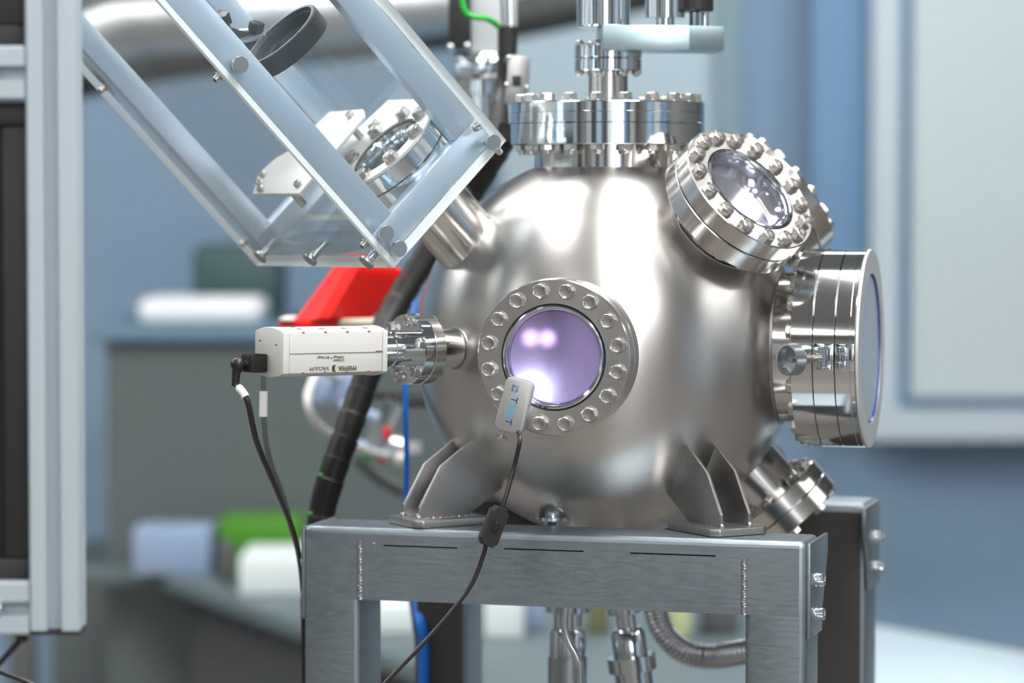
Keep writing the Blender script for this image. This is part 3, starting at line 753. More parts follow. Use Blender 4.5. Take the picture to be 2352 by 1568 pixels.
# side rails joining the two portals
for (xa, xb_) in ((xl + .002, xl + .058), (xr - .058, xr - .002)):
    MB().rbox(xa, xb_, yf + dp + .001, .164, -hb - .50, -.44, .003).build('side_rail', 'frame', fm)
for s in (1, -1):
    for (ya, yb, sg) in ((yf, yf + dp, 1), (.165 + dp, .165, -1)):
        x = xr if s > 0 else xl
        poly = [(ya + sg * .004, -.002), (yb + sg * .030, -.002), (yb + sg * .030, -.020), (yb + sg * .002, -.072), (yb - sg * .001, -.095), (ya + sg * .004, -.095)]
        X = basis((x - (0 if s > 0 else .003), 0, 0), Vector((0, 1, 0)), Vector((0, 0, 1)), Vector((1, 0, 0)))
        MB().prism(poly, -.0004, .0034, X, bev=.001).build('side_plate', 'frame', fm)
        for zz in (-.040, -.0735):
            yc = (ya + yb) / 2 - sg * .004
            Xs = basis((x + s * .0032, yc, zz), Vector((0, 1, 0)), Vector((0, 0, 1)) * s, Vector((s, 0, 0)))
            q = MB(); q.lathe([(.003, 0), (.0078, 0), (.0078, .0014), (.003, .0014)], 28, Xs)
            knurled(q, .0064, .0014, .0085, 30, Xs, .0003)
            q.lathe([(.0062, .0085), (.0056, .0094), (.0035, .0094), (.0032, .005), (0, .005)], 24, Xs, closed=False)
            q.build('socket_screw', 'bright', fm, ang=25)

# ------------------------------------------------------------------ lamp clipped on the front viewport
XLp = XF @ T(-.0350, -.0462, .0075) @ RZ(math.radians(-15))
lamp = thing('viewport_lamp', XLp, 'small silver lamp with blue lettering clipped over the front violet viewport', 'lamp')
def rrect(w, h, r, n=8):
    pts = []
    for (cx, cy, a0) in ((w - r, h - r, 0), (-w + r, h - r, PI / 2), (-w + r, -h + r, PI), (w - r, -h + r, 1.5 * PI)):
        for i in range(n + 1): a = a0 + PI / 2 * i / n; pts.append((cx + r * math.cos(a), cy + r * math.sin(a)))
    return pts
def layered(mb, rings):
    vs = [[mb.bm.verts.new((p[0], p[1], z)) for p in pl] for (pl, z) in rings]
    n = len(vs[0]); mb.bm.faces.new(vs[0][::-1]); mb.bm.faces.new(vs[-1])
    for k in range(len(vs) - 1):
        for i in range(n): mb.bm.faces.new([vs[k][i], vs[k][(i + 1) % n], vs[k + 1][(i + 1) % n], vs[k + 1][i]])
w_, h_ = .0142, .0262
b = MB(); layered(b, [(rrect(w_ - .0006, h_ - .0006, .0056), 0), (rrect(w_, h_, .006), .0006), (rrect(w_, h_, .006), .0078), (rrect(w_ - .0004, h_ - .0004, .0058), .0088), (rrect(w_ - .0011, h_ - .0011, .0054), .0092)])
b.build('case', 'lampcase', lamp)
ZT = .00925
def stroke(mb, pts, w, X):
    pts = [Vector((p[0], p[1], 0)) for p in pts]; L_, R_ = [], []
    for i, p in enumerate(pts):
        t = (pts[min(i + 1, len(pts) - 1)] - pts[max(i - 1, 0)]).normalized(); n = Vector((-t.y, t.x, 0)) * w / 2
        L_.append(p + n); R_.append(p - n)
    for z in (0,):
        a = [mb.bm.verts.new(X @ (p + Vector((0, 0, .00012)))) for p in L_]; c = [mb.bm.verts.new(X @ (p + Vector((0, 0, .00012)))) for p in R_]
        a2 = [mb.bm.verts.new(X @ p) for p in L_]; c2 = [mb.bm.verts.new(X @ p) for p in R_]
        for i in range(len(a) - 1):
            mb.bm.faces.new([a[i], c[i], c[i + 1], a[i + 1]]); mb.bm.faces.new([a[i], a[i + 1], a2[i + 1], a2[i]]); mb.bm.faces.new([c[i], c2[i], c2[i + 1], c[i + 1]])
# letters read downwards: word x axis -> -y of the case, letter up -> +x
XW = basis((-.0042, 0, ZT), Vector((0, -1, 0)), Vector((1, 0, 0)), Vector((0, 0, 1)))
LH, LWd, SW = .0064, .0062, .00105
def letterT(x0):
    b = MB(); stroke(b, [(x0, LH - SW / 2), (x0 + LWd, LH - SW / 2)], SW, XW); stroke(b, [(x0 + LWd / 2, LH - SW), (x0 + LWd / 2, 0)], SW, XW)
    b.build('lettering', 'logo_dark', lamp, smooth=False)
def letterS(x0):
    r = LH / 4 - SW / 4; pts = [(x0 + LWd, LH - SW / 2), (x0 + r + SW / 2, LH - SW / 2)]
    cx, cy = x0 + r + SW / 2, LH - SW / 2 - r
    for i in range(1, 12): a = PI / 2 + PI * i / 12; pts.append((cx + r * math.cos(a), cy + r * math.sin(a)))
    pts.append((x0 + r + SW / 2, LH / 2)); pts.append((x0 + LWd - r - SW / 2, LH / 2)); cx, cy = x0 + LWd - r - SW / 2, SW / 2 + r
    for i in range(1, 12): a = PI / 2 - PI * i / 12; pts.append((cx + r * math.cos(a), cy + r * math.sin(a)))
    pts += [(x0 + LWd - r - SW / 2, SW / 2), (x0, SW / 2)]
    b = MB(); stroke(b, pts, SW, XW); b.build('lettering', 'logo_light', lamp, smooth=False)
letterT(-.0085); letterS(-.0010); letterS(.0062); letterT(.0134)
bd, bl_ = MB(), MB()
def dot(b, x, y, r=.00022): b.cyl(r, 0, .00012, 8, T(x, y, ZT))
for i in range(8):
    for j in range(9):
        x, y = -.0062 + i * .00052, .0195 - j * .00078 - i * .0001
        if j < 2 and i < 8 or i < 4: dot(bd, x, y, .00026)
for i in range(5):
    for j in range(10):
        x, y = -.0026 + i * .00055 + (0 if j < 5 else -.0008), .0188 - j * .00074 + i * .0002
        if not (3 <= j <= 5 and i < 2): dot(bl_, x + .0006, y, .00026)
for (x, y, r) in ((.0033, .0165, .0004), (.0052, .0138, .00035), (.0034, .0128, .0003), (.0022, .0110, .00035)): dot(bl_, x, y, r)
for (x, y) in ((-.0012, .0157), (-.0004, .0150), (-.0008, .0142)): dot(bd, x, y, .0005)
bd.build('logo', 'logo_dark', lamp, smooth=False); bl_.build('logo', 'logo_light', lamp, smooth=False)
M['hot'] = emis('led_chip', (.86, .90, 1.0, 1), 1500)
MB().lathe([(0, 0), (.0030, 0), (.0030, -.0008), (0, -.0008)], 20, T(.0088, .0150, -.0003), closed=False).build('led', 'hot', lamp)
b = MB(); Xs = T(-.0052, -h_ + .0005, .0045) @ RX(PI / 2)
b.cyl(.0022, 0, .0075, 20, Xs); knurled(b, .0063, .0070, .0095, 28, Xs, .0003); b.lathe([(0, .0070), (.0063, .0070)], 28, Xs, closed=False); b.lathe([(.0063, .0095), (.004, .0099), (0, .0099)], 28, Xs, closed=False)
b.build('thumb_screw', 'bolt', lamp, ang=20)
inv = XLp.inverted()
cp = [XLp @ Vector((.0090, -h_ + .003, .0045)), P(1194, 1012, 2.785), P(1181, 1070, 2.79), P(1160, 1145, 2.785), P(1150, 1172, 2.785)]
MB().tube([inv @ p for p in spline(cp, 8)], .0022, 14).build('power_cord', 'cable', lamp)
cp2 = [P(1117, 1245, 2.785), P(1110, 1275, 2.79), P(1084, 1340, 2.79), P(1036, 1405, 2.79), P(962, 1488, 2.79), P(885, 1568, 2.79), P(800, 1665, 2.79), P(760, 1800, 2.8)]
MB().tube([inv @ p for p in spline(cp2, 8)], .0022, 14).build('power_cord', 'cable', lamp)
e0, e1 = P(1151, 1164, 2.782), P(1116, 1252, 2.782); ax = (e1 - e0); ll = ax.length; ax.normalize()
zv = Vector((.25, -1, 0)); zv = (zv - ax * zv.dot(ax)).normalized(); Xsw = basis((e0 + e1) / 2, ax, zv.cross(ax), zv)
b = MB(); H = ll / 2
layered(b, [([(-H + .006, -.0082), (H - .006, -.0082), (H - .001, -.0050), (H - .001, .0050), (H - .006, .0082), (-H + .006, .0082), (-H + .001, .0050), (-H + .001, -.0050)], -.0065),
            ([(-H + .005, -.0094), (H - .005, -.0094), (H, -.0056), (H, .0056), (H - .005, .0094), (-H + .005, .0094), (-H, .0056), (-H, -.0056)], -.0045),
            ([(-H + .005, -.0094), (H - .005, -.0094), (H, -.0056), (H, .0056), (H - .005, .0094), (-H + .005, .0094), (-H, .0056), (-H, -.0056)], .0040),
            ([(-H + .006, -.0074), (H - .006, -.0074), (H - .001, -.0046), (H - .001, .0046), (H - .006, .0074), (-H + .006, .0074), (-H + .001, .0046), (-H + .001, -.0046)], .0070)])
sw = b.build('inline_switch', 'black', lamp, inv @ Xsw, ang=20)
b = MB(); b.prism(rrect(.0075, .0034, .0030), 0, .0016, T(0, -.0062, .0035) @ RX(PI / 2) if False else T(-.001, .0, .0068)); b.build('switch_bezel', 'blackm', sw)
b = MB(); b.rbox(-.0055, .0055, -.0024, .0024, 0, .003, .0007, T(-.001, 0, .0078) @ RY(.18)); b.build('rocker', 'black', sw)

# ------------------------------------------------------------------ laser beam enclosure
F0 = Vector((-0.11504, 2.84004, 1.28526))
XE = basis(F0, WW, DW, LW)          # x across the front, y into the depth, z along the beam
XEi = XE.inverted()
en = thing('acrylic_enclosure', XE, 'tilted clear acrylic box with aluminium bars over the laser port', 'enclosure')
EW, ED, EL = .179, .310, .60
ac = ['acrylic', 'acrylic_edge']
MB().box(0, EW, 0, .006, .0, EL, mi=0, edge_mi=1, thin=1).build('front_panel', ac, en, smooth=False)
MB().box(0, .008, .0062, ED, 0, EL, mi=0, edge_mi=1, thin=0).build('side_panel', ac, en, smooth=False)
MB().box(EW - .008, EW, .0062, ED, 0, EL, mi=0, edge_mi=1, thin=0).build('side_panel', ac, en, smooth=False)
b = MB(); cx, cy = XEi @ Q0 - Vector((0, 0, 0)), 0
qx, qy = cx.x, cx.y
x0_, x1_, y0_, y1_ = .0082, EW - .0082, .0062, ED
b.box(x0_, qx - .038, y0_, y1_, 0, .008, mi=0, edge_mi=1, thin=2); b.box(qx + .038, x1_, y0_, y1_, 0, .008, mi=0, edge_mi=1, thin=2)
b.box(qx - .038, qx + .038, y0_, qy - .038, 0, .008, mi=0, edge_mi=1, thin=2); b.box(qx - .038, qx + .038, qy + .038, y1_, 0, .008, mi=0, edge_mi=1, thin=2)
b.build('end_panel', ac, en, smooth=False)
for (a, c_, y0b, y1b) in ((.0085, .0385, .0065, .0215), (EW - .0385, EW - .0085, .0065, .0215), (.0085, .0335, ED - .03, ED - .012), (EW - .0335, EW - .0085, ED - .03, ED - .012)):
    MB().rbox(a, c_, y0b, y1b, .0375 if y0b < .1 else .0085, EL, .0005).build('frame_bar', 'alubar', en)
MB().rbox(.0085, EW - .0085, .0065, .0215, .0085, .0372, .0005).build('frame_bar', 'alubar', en)
MB().rbox(.0085, EW - .0085, ED - .03, ED - .012, .0085, .0300, .0005).build('frame_bar', 'alubar', en)
for x in (.0085, EW - .0275): MB().rbox(x, x + .019, .022, ED - .031, .009, .024, .0005).build('frame_bar', 'acrylic', en)
def onplane(px, py, M_, axis, off):
    n = Vector(M_.col[axis][:3]); o = M_ @ (Vector([off if i == axis else 0 for i in range(3)]))
    r = ray(px, py); s = (o - CAM).dot(n) / r.dot(n); return M_.inverted() @ (CAM + r * s)
for (px, py) in ((553, 148), (888, 536), (918, 571), (1134, 326)):
    q = onplane(px, py, XE, 1, -.006); X = T(q.x, 0, q.z) @ RX(PI / 2)
    b = MB(); b.lathe([(0, -.006), (.0035, -.006), (.0035, .0012), (.0070, .0014), (.0079, .0022), (.0080, .0066), (.0076, .0072), (0, .0072)], 40, X, closed=False)
    b.build('knurled_screw', 'knurl', en, ang=28)
def socket(X, m='bolt'):
    q = MB(); q.lathe([(.001, 0), (.0046, 0), (.0046, .0008), (.001, .0008)], 24, X); q.lathe([(0, .0008), (.0034, .0008), (.0034, .0056), (.0030, .0062), (.0019, .0062), (.0019, .0030), (0, .0030)], 24, X, closed=False)
    q.build('socket_screw', 'bolt', en, ang=28)
for (px, py) in ((502, 181), (839, 563), (232, 207), (557, 560)):
    q = onplane(px, py, XE, 0, -.004); 
    q.y = min(max(q.y, .012), ED - .006); socket(T(0, q.y, q.z) @ RY(-PI / 2))
q = onplane(1097, 292, XE, 1, -.003); socket(T(q.x, 0, q.z) @ RX(PI / 2))
for (px, py) in ((842, 602), (712, 596), (598, 590)):
    q = onplane(px, py, XE, 0, -.012); X = T(0, min(max(q.y, .01), ED - .006), q.z + .0) @ RY(-PI / 2)
    b = MB(); b.lathe([(0, -.012), (.0030, -.012), (.0030, .0), (.0043, .0002), (.0043, .007), (.0036, .0085), (.0078, .0105), (.0082, .0115), (.0080, .0135), (0, .0138)], 32, X, closed=False)
    b.build('thumb_screw', 'knurl', en, ang=28)
socket(T(EW - .012, .004, 0) @ RX(PI))
# laser window flange inside
XQ2 = XQ @ T(0, 0, .1395)
lw = thing('laser_window_flange', XQ2, 'shiny bolted ring flange at the end of the tilted laser port, inside the acrylic box', 'flange')
MB().lathe([(.035, -.0178), (.0560, -.0178), (.0568, -.017), (.0568, -.0008), (.056, 0), (.0375, 0), (.0365, -.002), (.035, -.012)], 96).build('ring', 'bright', lw)
MB().lathe([(0, -.0178), (.0348, -.0178), (.0348, -.0145), (0, -.0145)], 64, closed=False).build('window', 'lens', lw)
MB().lathe([(.0372, .0002), (.0385, .0012), (.0400, .0014), (.0400, .0002)], 64).build('seal_ring', 'rubber', lw)
bolts(lw, 8, .0475, .0034, .0130, .0060, .038, True, .35)
pa = thing('mounting_plate', XQ2, 'pale aluminium plate bolted on the laser port flange under hexagon bolts', 'plate')
b = MB(); ri, ro = .0402, .0568; poly = []
for i in range(25): a = PI + PI * i / 24; poly.append((ro * math.cos(a), ro * math.sin(a)))
poly += [(.066, .012), (.070, .030), (.072, .088), (-.004, .108), (-.030, .10), (-.052, .060), (-.0575, .01)]
n_ = 72; ring = [(ri * math.cos(2 * PI * i / n_), ri * math.sin(2 * PI * i / n_)) for i in range(n_)]
def holed(mb, poly, ring, z0, z1):
    def ray_hit(a):
        d = Vector((math.cos(a), math.sin(a))); best = None
        for i in range(len(poly)):
            p, q = Vector(poly[i]), Vector(poly[(i + 1) % len(poly)]); e = q - p; den = d.x * e.y - d.y * e.x
            if abs(den) < 1e-9: continue
            t = (p.x * e.y - p.y * e.x) / den; u = (p.x * d.y - p.y * d.x) / den
            if t > 0 and -1e-6 <= u <= 1 + 1e-6 and (best is None or t < best): best = t
        return d * best
    angs = sorted([math.atan2(y, x) % (2 * PI) for (x, y) in ring] + [math.atan2(p[1], p[0]) % (2 * PI) for p in poly])
    A_ = [ray_hit(a) for a in angs]; r0_ = Vector(ring[0]).length
    out0 = [mb.bm.verts.new((p.x, p.y, z0)) for p in A_]; out1 = [mb.bm.verts.new((p.x, p.y, z1)) for p in A_]
    in0 = [mb.bm.verts.new((r0_ * math.cos(a), r0_ * math.sin(a), z0)) for a in angs]; in1 = [mb.bm.verts.new((r0_ * math.cos(a), r0_ * math.sin(a), z1)) for a in angs]
    n = len(angs)
    for i in range(n):
        j = (i + 1) % n
        for q in ([out1[i], out1[j], in1[j], in1[i]], [out0[i], in0[i], in0[j], out0[j]], [out0[i], out0[j], out1[j], out1[i]], [in0[i], in1[i], in1[j], in0[j]]):
            try: mb.bm.faces.new(q)
            except ValueError: pass
holed(b, poly, ring, .0004, .0032); b.build('plate', 'aluplate', pa)
bolts(pa, 3, .066, .0032, .0110, .0055, .003, False, 1.1, name='bolt', skip=(1, 2))
XB2 = XQ @ T(0, 0, .166)
pb = thing('mirror_mount_plate', XB2, 'pale square plate with small screws standing behind the laser port flange', 'plate')
b = MB(); b.prism([(.028, .123), (.028, .048), (.017, .032), (-.095, .018), (-.093, .127), (-.062, .158), (-.040, .15), (-.030, .135)], 0, .004, bev=.0004)
b.build('plate', 'aluplate', pb)
for (x, y) in ((.018, .06), (.005, .13), (-.010, .135), (-.020, .128), (-.080, .125), (-.088, .112), (-.066, .14), (-.083, .035)):
    q = MB(); q.lathe([(0, 0), (.0042, 0), (.0042, .0045), (.0036, .005), (.002, .005), (.002, .0025), (0, .0025)], 20, T(x, y, .004), closed=False); q.build('socket_screw', 'bolt', pb)
for (x, y) in ((.015, .10), (-.08, .1)): MB().cyl(.004, -.026, 0, 16, T(x, y - .03, 0)).build('standoff', 'bolt', pb)
# focusing lens
XN = XQ @ T(-.0055, 0, .290)
ln = thing('focusing_lens', XN, 'round lens in a thick black ring held inside the acrylic box', 'lens')
MB().lathe([(.0375, -.010), (.042, -.010), (.0430, -.009), (.0430, .009), (.0420, .0102), (.0390, .0102), (.0375, .007), (.0362, .0065), (.0362, -.002), (.0375, -.003)], 96).build('lens_ring', 'blackm', ln)
MB().lathe([(.0391, .0103), (.0419, .0103), (.0419, .0106), (.0391, .0106)], 96).build('ring_face', mat('grey_ring_face', (.18, .19, .24, 1), .5), ln)
pl = [(.0372 * math.sin(a * PI / 20), .0 + .0035 * math.cos(a * PI / 20)) for a in range(21)]
MB().lathe(pl, 64, closed=False).build('glass', 'lens', ln)
hold = thing('lens_holder', XN, 'black clamps and steel rods holding the lens inside the acrylic box', 'clamp')
b = MB(); q1, q2 = (XN.inverted() @ P(590, 84, 2.90)), (XN.inverted() @ P(520, 72, 2.93))
for (pa_, pb_, dd) in (((612, 82), (540, 98), 2.89), ((575, 72), (505, 78), 2.92)):
    b.tube([XN.inverted() @ P(*pa_, dd), XN.inverted() @ P(*pb_, dd)], .0032, 12)
b.build('rod', 'bright', hold)
def clampk(px, py, dd, r, hgt, d_):
    X = XN.inverted() @ aim(P(px, py, dd), d_); q = MB()
    n = 10; ring = []
    q.lathe([(0, 0), (r * .7, 0), (r * .7, hgt * .3), (0, hgt * .3)], 20, X, closed=False)
    pl_ = [((r if i % 2 else r * .8) * math.cos(PI * i / 8), (r if i % 2 else r * .8) * math.sin(PI * i / 8)) for i in range(16)]
    q.prism(pl_, hgt * .3, hgt, X, bev=.0004); q.build('clamp_knob', 'black', hold)
clampk(515, 68, 2.91, .010, .018, (-.2, -.5, .8)); clampk(585, 82, 2.90, .008, .014, (.2, -.3, .9))
b = MB(); b.rbox(-.012, .012, -.009, .009, -.016, .012, .002, XN.inverted() @ aim(P(545, 96, 2.91), (.3, 0, 1))); b.rbox(-.01, .01, -.01, .01, -.012, .01, .002, XN.inverted() @ aim(P(570, 108, 2.90), (-.5, 0, 1))); b.build('clamp_block', 'blackm', hold)

# ------------------------------------------------------------------ black wrapped hose and cables behind
hp_ = spline([P(1168, 300, 3.22), P(1140, 345, 3.24), P(1092, 425, 3.27), P(1030, 510, 3.28), P(965, 610, 3.27), P(905, 710, 3.25), P(865, 800, 3.22), P(830, 900, 3.20), P(795, 1000, 3.18), P(765, 1085, 3.17), P(742, 1165, 3.17), P(736, 1250, 3.17), P(738, 1400, 3.18), P(740, 1650, 3.2)], 10)
wh = thing('wrapped_hose', T(hp_[0]), 'thick black hose wrapped in overlapping sleeves curving down behind the gauge', 'hose')
o3 = hp_[0]; dist = 0.0
b = MB(); b.tube([p - o3 for p in hp_], [.0135] * len(hp_), 20); b.build('core', 'hose', wh)
segs = []; cur = [hp_[0]]; acc = 0
res = []
for i in range(1, len(hp_)):
    d_ = (hp_[i] - hp_[i - 1]).length; k = max(1, int(d_ / .002))
    for j in range(k): res.append(hp_[i - 1].lerp(hp_[i], j / k))
step = 11
for s in range(0, len(res) - step - 1, step):
    seg = res[s:s + step + 2]
    q = MB(); q.tube([p - o3 for p in seg], [.0136 if i == 0 else .0158 - .0016 * (i / len(seg)) for i in range(len(seg))], 24); q.build('sleeve', 'hose', wh, ang=40)
idx = range(int(len(res) * .66), len(res) - 2, step)
for s in idx:
    s = s - s % step; p = res[s]; t_ = (res[s + 1] - res[s]).normalized(); sd = Vector((-1, -.75, 0)); sd = (sd - t_ * sd.dot(t_)).normalized()
    MB().ball(p - o3 + sd * .0142, .0020, sc=(1.8, 1, .8), u=10, v=6).build('green_glint', 'greenglint', wh)  # small green beads painted as glints along the lower sleeves
cb = thing('cable_bundle', T(P(1160, 200, 3.3)), 'taped black cable bundle rising beside the lid flange', 'cable')
o4 = P(1160, 200, 3.3)
def rel(l, o): return [p - o for p in l]
b = MB(); b.tube(rel(spline([P(1152, 62, 3.3), P(1152, 130, 3.3), P(1150, 200, 3.3), P(1145, 250, 3.28), P(1142, 300, 3.26)], 6), o4), .0045, 12)
b.tube(rel(spline([P(1172, 60, 3.31), P(1174, 130, 3.31), P(1162, 200, 3.31), P(1150, 260, 3.29), P(1150, 300, 3.26)], 6), o4), .0055, 12); b.build('cable', 'black', cb)
b = MB(); b.tube(rel([P(1168, 62, 3.3), P(1167, 128, 3.3)], o4), [.0110, .0100], 16); b.build('tape_wrap', 'blackm', cb); b = MB(); b.tube(rel([P(1150, 240, 3.27), P(1146, 300, 3.25)], o4), [.009, .012], 16); b.build('tape_wrap', 'blackm', cb)
b = MB(); b.tube(rel([P(1162, -60, 3.32), P(1166, 66, 3.31)], o4), [.0075, .0072], 16); b.build('metal_conduit', 'bright', cb)
tag(MB().tube(spline([P(1060, -60, 3.28), P(1062, 0, 3.28), P(1072, 30, 3.28), P(1095, 40, 3.28), P(1115, 42, 3.28), P(1135, 52, 3.29), P(1150, 66, 3.3)], 6), .0033, 12).build('ground_wire', 'green'),
    'bright green wire curving into the black cable bundle at the top', 'wire')
# little bracket plate
bq = thing('sensor_bracket', aim(P(1188, 182, 3.22), (.12, -1, 0)), 'small grey metal plate with three round screws beside the black cables', 'bracket')
b = MB(); b.rbox(-.012, .013, -.028, .026, -.002, .002, .0008, RZ(-.08)); b.build('plate', 'plate', bq)
for (x, y) in ((-.0095, .024), (-.012, -.006), (.010, -.009)): MB().ball((x, y, .002), .0025).build('screw', 'bright', bq)
MB().rbox(-.006, .004, -.008, .004, .002, .005, .001).build('catch', 'slot', bq)
# linear drive behind, at the top
dv = thing('transfer_drive', T(P(1100, 240, 3.5)), 'white and black vertical drive unit behind the top of the acrylic box', 'drive'); o5 = P(1100, 240, 3.5)
def vb(px0, px1, py0, py1, d, dep, m, name, r=.002):
    a, c_ = P(px0, py1, d) - o5, P(px1, py0, d) - o5
    MB().rbox(a.x, c_.x, a.y, a.y + dep, a.z, c_.z, r).build(name, m, dv)
vb(1030, 1080, -80, 112, 3.45, .03, 'blackm', 'black_rail'); vb(1082, 1186, -80, 118, 3.47, .05, 'greywhite', 'white_column')
vb(1040, 1150, 118, 182, 3.46, .05, 'bright', 'carriage', .006)
for (px, py) in ((1036, 108), (1074, 105)): MB().ball(P(px, py, 3.44) - o5, .004).build('screw', 'bright', dv)
q = P(1098, 196, 3.5) - o5
MB().lathe([(0, -.01), (.027, -.01), (.027, .006), (0, .006)], 40, T(q), closed=False).build('collar', 'bright', dv)
MB().lathe([(0, -.075), (.020, -.075), (.020, -.011), (0, -.011)], 40, T(q), closed=False).build('tube', 'bright', dv)
# red part behind the gauge
rd = thing('red_shroud', T(P(780, 745, 3.42)), 'bright red slanted plastic shroud behind the white gauge', 'shroud'); o6 = P(780, 745, 3.42)
def RP(px, py, d): return P(px, py, d) - o6
b = MB(); rings = []
nl = 14
for k in range(nl + 1):
    t_ = k / nl; py = 738 - 150 * t_
    xl_ = 676 + (790 - 676) * t_ * .95; xr_ = 850 + (960 - 850) * t_ if t_ < .75 else 932 - (t_ - .75) * 260
    xm = 742 + 86 * t_; pu = .0006 * (k % 2)
    cs = [(xl_, 3.44), (xm - 12, 3.385 - pu), (xm + 14, 3.38 - pu), (xr_, 3.43), (xr_ - 10, 3.52), (xl_ + 10, 3.52)]
    rings.append([b.bm.verts.new(RP(px, py - (6 if i in (1, 2) else 0), d)) for i, (px, d) in enumerate(cs)])
b.bm.faces.new(rings[0][::-1]); b.bm.faces.new(rings[-1])
for k in range(nl):
    for i in range(6): b.bm.faces.new([rings[k][i], rings[k][(i + 1) % 6], rings[k + 1][(i + 1) % 6], rings[k + 1][i]])
b.build('body', 'red', rd, ang=12)
a, c_ = RP(641, 752, 3.40), RP(792, 736, 3.40)
MB().rbox(a.x, c_.x, -.02, .09, a.z, c_.z, .001).build('base_plate', 'red', rd)
a, c_ = RP(641, 738, 3.38), RP(672, 731, 3.38); MB().rbox(a.x, c_.x, -.03, .03, a.z, c_.z, .001).build('label_tab', 'white', rd)
tag(MB().tube([P(784, 741, 3.40), P(868, 741, 3.36)], [.0050, .0058], 16).build('cream_tube', 'cream'), 'short cream tube end beside the red shroud, above the gauge', 'tube')
for (px, py, s_) in ((902, 655, .010), (868, 712, .010)): pass
b = MB(); b.lathe([(0, -.03), (.010, -.03), (.010, -.012), (.013, -.010), (.013, .010), (.010, .012), (.010, .03), (0, .03)], 24, aim(P(892, 668, 3.6), (.5, 0, .8)), closed=False)
tag(b.build('pipe_fitting', 'bright'), 'blurred silver pipe fitting between the red shroud and the black hose', 'fitting')
# hoses and fittings low behind the gauge
tag(MB().tube(spline([P(775, 868, 4.0), P(738, 850, 3.8), P(720, 872, 3.66), P(707, 915, 3.6), P(722, 965, 3.6), P(770, 1003, 3.66), P(840, 1034, 3.78), P(890, 1046, 3.845)], 8), .0052, 14).build('white_hose', 'white'),
    'white hose looping out below the gauge behind the black hose', 'hose')
tag(MB().tube(spline([P(945, 640, 3.36), P(953, 700, 3.3), P(938, 800, 3.24), P(931, 900, 3.22), P(934, 1050, 3.22), P(933, 1120, 3.22), P(932, 1200, 3.22), P(934, 1300, 3.24)], 8), .0032, 12).build('thin_blue_tube', 'blue'),
    'thin bright blue tube running down behind the gauge flange', 'tube')
tag(MB().tube(spline([P(945, 1250, 3.3), P(956, 1370, 3.3), P(968, 1440, 3.28), P(974, 1500, 3.28), P(972, 1800, 3.28)], 8), .0060, 14).build('blue_hose', 'blue'),
    'thick blue hose hanging under the crossbeam beside a black cable', 'hose')
tag(MB().tube(spline([P(930, 1250, 3.34), P(946, 1370, 3.34), P(956, 1440, 3.32), P(962, 1500, 3.32), P(962, 1800, 3.32)], 8), .0045, 14).build('black_cable', 'cable'),
    'black cable hanging under the crossbeam just left of the thick blue hose', 'cable')
tag(MB().tube(spline([P(820, 1050, 3.9), P(860, 1090, 3.9), P(920, 1125, 3.9), P(1010, 1150, 3.9)], 8), .0085, 12).build('dark_hose', 'greycable'),
    'dark blurred hose sagging behind the left support bracket', 'hose')
mf = thing('valve_manifold', T(P(900, 1010, 3.85)), 'blurred pipe manifold with red and green knobs left of the sphere', 'manifold'); o7 = P(900, 1010, 3.85)
def mt(a, c_, r, m, name): MB().tube([P(*a, 3.85) - o7, P(*c_, 3.85) - o7], r, 18).build(name, m, mf)
mt((905, 920), (880, 975), .012, 'bright', 'fitting'); mt((872, 965), (862, 1040), .013, 'bright', 'fitting')
mt((858, 985), (896, 992), .0115, 'red', 'red_knob'); mt((834, 1040), (858, 1044), .009, 'green', 'green_knob'); mt((868, 1048), (888, 1052), .007, 'red', 'red_cap')
M['mirrorish'] = mat('chrome_bulb', (.9, .9, .9, 1), .12, .6)
mt((898, 1018), (932, 1026), .012, 'mirrorish', 'chrome_barrel'); mt((947, 1012), (947, 1040), .013, 'mirrorish', 'chrome_cap')
MB().ball(P(920, 1053, 3.85) - o7, .011).build('chrome_ball', 'mirrorish', mf); mt((780, 930), (880, 965), .008, 'palebl', 'pale_hose'); mt((800, 1015), (905, 1045), .007, 'palebl', 'pale_hose')
pz = P(1050, 900, 3.86); MB().tube([(pz.x - o7.x, pz.y - o7.y, -o7.z), (pz.x - o7.x, pz.y - o7.y, 1.26 - o7.z)], .012, 14).build('support_post', 'blackm', mf)
MB().tube([P(905, 925, 3.85) - o7, P(1050, 925, 3.86) - o7], .006, 10).build('support_arm', 'blackm', mf)
MB().tube([RP(850, 746, 3.45), pz.lerp(pz, 1) - o6 + Vector((0, 0, RP(850, 746, 3.45).z + o6.z - pz.z))], .005, 10).build('support_arm', 'blackm', rd)
MB().tube([P(775, 900, 4.03) - o7, Vector((pz.x, pz.y, P(775, 900, 4.03).z)) - o7], .006, 10).build('support_arm', 'blackm', mf)
tag(MB().rbox(-.035, .035, 0, .06, -.022, .022, .004, T(P(770, 890, 4.0))).build('control_box', 'palebl'), 'pale blue blurred box behind the white hose under the gauge', 'box')

